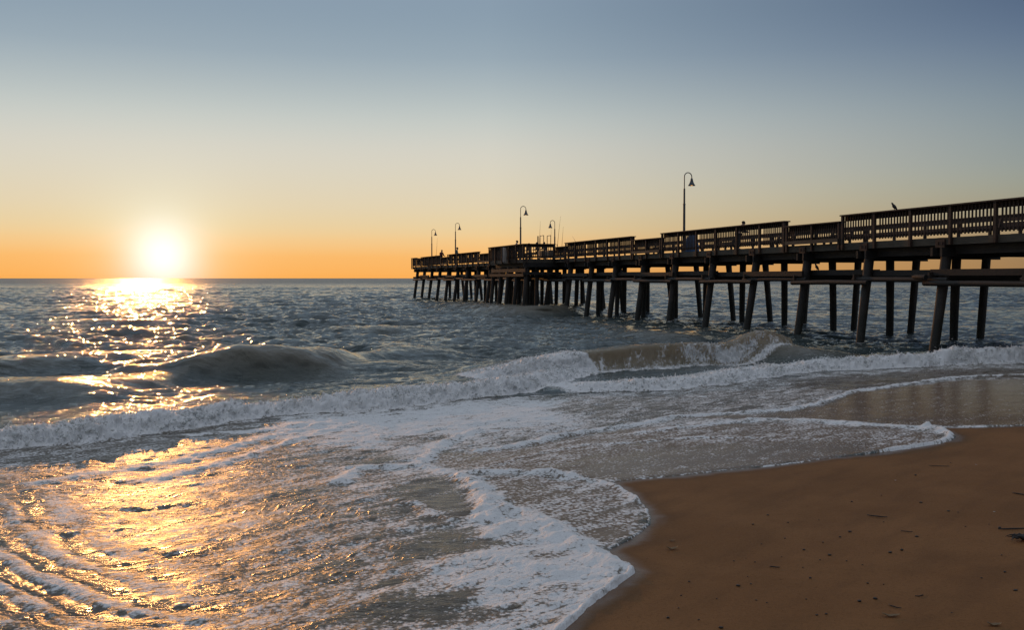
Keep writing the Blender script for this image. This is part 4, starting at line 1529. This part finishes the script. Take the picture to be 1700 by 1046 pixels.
m_peb = plain('dark_pebble', (.022, .016, .012), .6)
m_shell = plain('bleached_shell', (.42, .38, .33), .5)
m_weed = plain('dried_weed', (.016, .011, .007), .6)
m_leaf = plain('dry_leaf', (.15, .088, .030), .6)
pr = random.Random(9)
PEB = [(890, 380), (735, 467), (590, 478), (425, 487), (495, 443), (880, 521), (835, 546), (575, 553), (465, 580), (755, 572), (665, 607), (560, 640), (785, 632), (335, 660), (435, 665), (865, 660), (940, 678), (660, 690),
       (740, 655), (400, 733), (415, 768), (355, 777), (125, 757), (87, 823), (255, 838), (440, 845), (490, 857), (675, 840), (695, 740), (75, 882), (25, 928), (170, 937), (770, 910), (725, 915), (1040, 770), (965, 765),
       (1040, 475), (1190, 255), (1355, 197), (1030, 350), (1215, 385), (1345, 425), (1390, 430), (1425, 497), (1535, 487), (1585, 503), (1195, 545), (1070, 620), (1125, 608), (1595, 632), (1610, 712), (1360, 905), (1000, 838),
       (925, 850), (275, 975), (1500, 740), (1660, 800)]


def nugget(name, r, mat, fl=.55):
    bm = bmesh.new()
    bmesh.ops.create_icosphere(bm, subdivisions=2, radius=1)
    a, b2 = pr.uniform(0, 9), pr.uniform(0, 9)
    for v in bm.verts:
        k = 1 + .22 * math.sin(v.co.x * 3 + a) * math.cos(v.co.y * 2.6 + b2) + .1 * math.sin(v.co.z * 5 + a)
        v.co = Vector((v.co.x * r * k * 1.25, v.co.y * r * k * .85, v.co.z * r * k * fl))
    for f in bm.faces:
        f.smooth = True
    me = bpy.data.meshes.new(name)
    bm.to_mesh(me); bm.free()
    return link(name, me, mat)


for x, y in PEB:
    p = zoom2(x, y)
    r = pr.choice((.006, .007, .008, .010, .013))
    o = nugget('pebble', r, m_peb)
    o.location = (p[0], p[1], on_sand(p) + r * .25 + .004); o.rotation_euler = (0, 0, pr.uniform(-.5, .5))
    tag(o, 'small dark pebble lying on the smooth brown sand', 'pebble', 'dark pebbles strewn over the sand')
for (x, y), lb in zip(((1560, 428), (1475, 205), (1095, 280)), ('pale shell chip nearest the dark weed', 'pale shell chip close to the foam tip', 'pale shell chip in the middle of the upper sand')):
    p = zoom2(x, y)
    o = nugget('shell', .009, m_shell, .3)
    o.location = (p[0], p[1], on_sand(p) + .006)
    tag(o, lb, 'shell', 'pale shell chips on the sand')


def stick(pa, pb, r, mat, name, label, cat, lift=.004, bend=.02):
    a = zoom2(*pa); b2 = zoom2(*pb)
    A = Vector((a[0], a[1], on_sand(a) + r + lift)); B = Vector((b2[0], b2[1], on_sand(b2) + r + lift))
    n_ = (B - A).cross(Vector((0, 0, 1))).normalized()
    pts = []
    for i in range(9):
        q = i / 8
        pts.append(A.lerp(B, q) - A + n_ * (bend * math.sin(q * 3.1) + .25 * bend * math.sin(q * 9)))
    o = MB().tube(pts, [r * (.5 + .5 * math.sin(.35 + 2.4 * i / 8)) for i in range(9)], 7).build(name, mat)
    o.location = A
    return tag(o, label, cat)


stick((962, 444), (1058, 455), .006, m_weed, 'twig', 'dark thin twig lying across the upper middle sand', 'twig')
stick((1120, 517), (1177, 523), .004, m_weed, 'twig', 'short fine twig just below the longest dark twig', 'twig')
stick((503, 684), (552, 691), .005, m_weed, 'twig', 'short dark twig in the lower middle sand', 'twig')
stick((1064, 865), (1126, 884), .004, m_weed, 'twig', 'fine twig just above the curled brown leaf', 'twig')
stick((1253, 210), (1350, 213), .004, m_weed, 'twig', 'faint straight twig high on the sand below the foam tip', 'twig')
stick((1188, 826), (1222, 819), .004, m_weed, 'twig', 'stubby twig left of the lower right sand', 'twig')
stick((1578, 512), (1712, 509), .007, m_weed, 'weed_blade', 'long dark weed blade pointing left out of the weed clump', 'seaweed', .006, .012)
stick((1645, 338), (1715, 350), .006, m_weed, 'weed_blade', 'short dark weed blade at the sand edge above the weed clump', 'seaweed')


def leaf(pc, L_, W_, rz, curl, label, zl=.006):
    p = zoom2(*pc)
    nx, ny = 16, 6
    vs = []; fs = []
    for i in range(nx + 1):
        q = i / nx * 2 - 1
        for j in range(ny + 1):
            r_ = j / ny * 2 - 1
            w = W_ * (1 - abs(q) ** 2.2) ** .8 + .0015
            up = curl * (q * q) * .9 + .35 * abs(r_) * w + .1 * W_ * math.sin(q * 7)
            vs.append((q * L_ * (1 - .12 * q * q), r_ * w, up))
    for i in range(nx):
        for j in range(ny):
            a = i * (ny + 1) + j
            fs.append((a, a + ny + 1, a + ny + 2, a + 1))
    n0 = len(vs)
    vs += [(x, y, z + .0022) for x, y, z in vs]
    fs2 = [tuple(k + n0 for k in f) for f in fs]
    rim = [tuple(f[::-1]) for f in fs]
    m = MB().add(vs, rim + fs2, True)
    lo = [i * (ny + 1) for i in range(nx + 1)] + [nx * (ny + 1) + j for j in range(1, ny + 1)] + [i * (ny + 1) + ny for i in range(nx - 1, -1, -1)] + [j for j in range(ny - 1, 0, -1)]
    m.add([], [])
    for a, b2 in zip(lo, lo[1:] + lo[:1]):
        m.f.append((a, b2, b2 + n0, a + n0)); m.sm.append(False)
    o = m.build('dry_leaf', m_leaf)
    o.location = (p[0], p[1], on_sand(p) + zl); o.rotation_euler = (0, 0, rz)
    return tag(o, label, 'leaf')


leaf((45, 605), .060, .018, .15, .03, 'curled brown leaf on sand near the foam tip')
leaf((45, 566), .030, .010, .1, .012, 'small brown leaf scrap above the curled leaf')
leaf((1075, 922), .065, .016, -.12, .022, 'curled brown leaf low on the sand')
leaf((1560, 965), .05, .018, -.1, .02, 'dark brown leaf at the bottom right of the sand')
root = empty('seaweed', (*zoom2(1700, 562), 0))
root.location.z = on_sand(zoom2(1700, 562)) + .002
tag(root, 'black clump of seaweed strands at the right edge of the sand', 'seaweed')
for i in range(16):
    a = pr.uniform(2.4, 3.9) if i < 11 else pr.uniform(-.8, .8)
    l_ = pr.uniform(.06, .20)
    pts = [Vector((pr.uniform(-.02, .05), pr.uniform(-.04, .04), .012))]
    for k in range(1, 6):
        pts.append(pts[0] + Vector((math.cos(a) * l_ * k / 5, math.sin(a) * l_ * k / 5 * .6 + pr.uniform(-.008, .008), .012 + .025 * math.sin(k * .6) * pr.uniform(.3, 1.2))))
    MB().tube(pts, [.010, .010, .009, .007, .005, .002], 6).build('strand', m_weed, root)
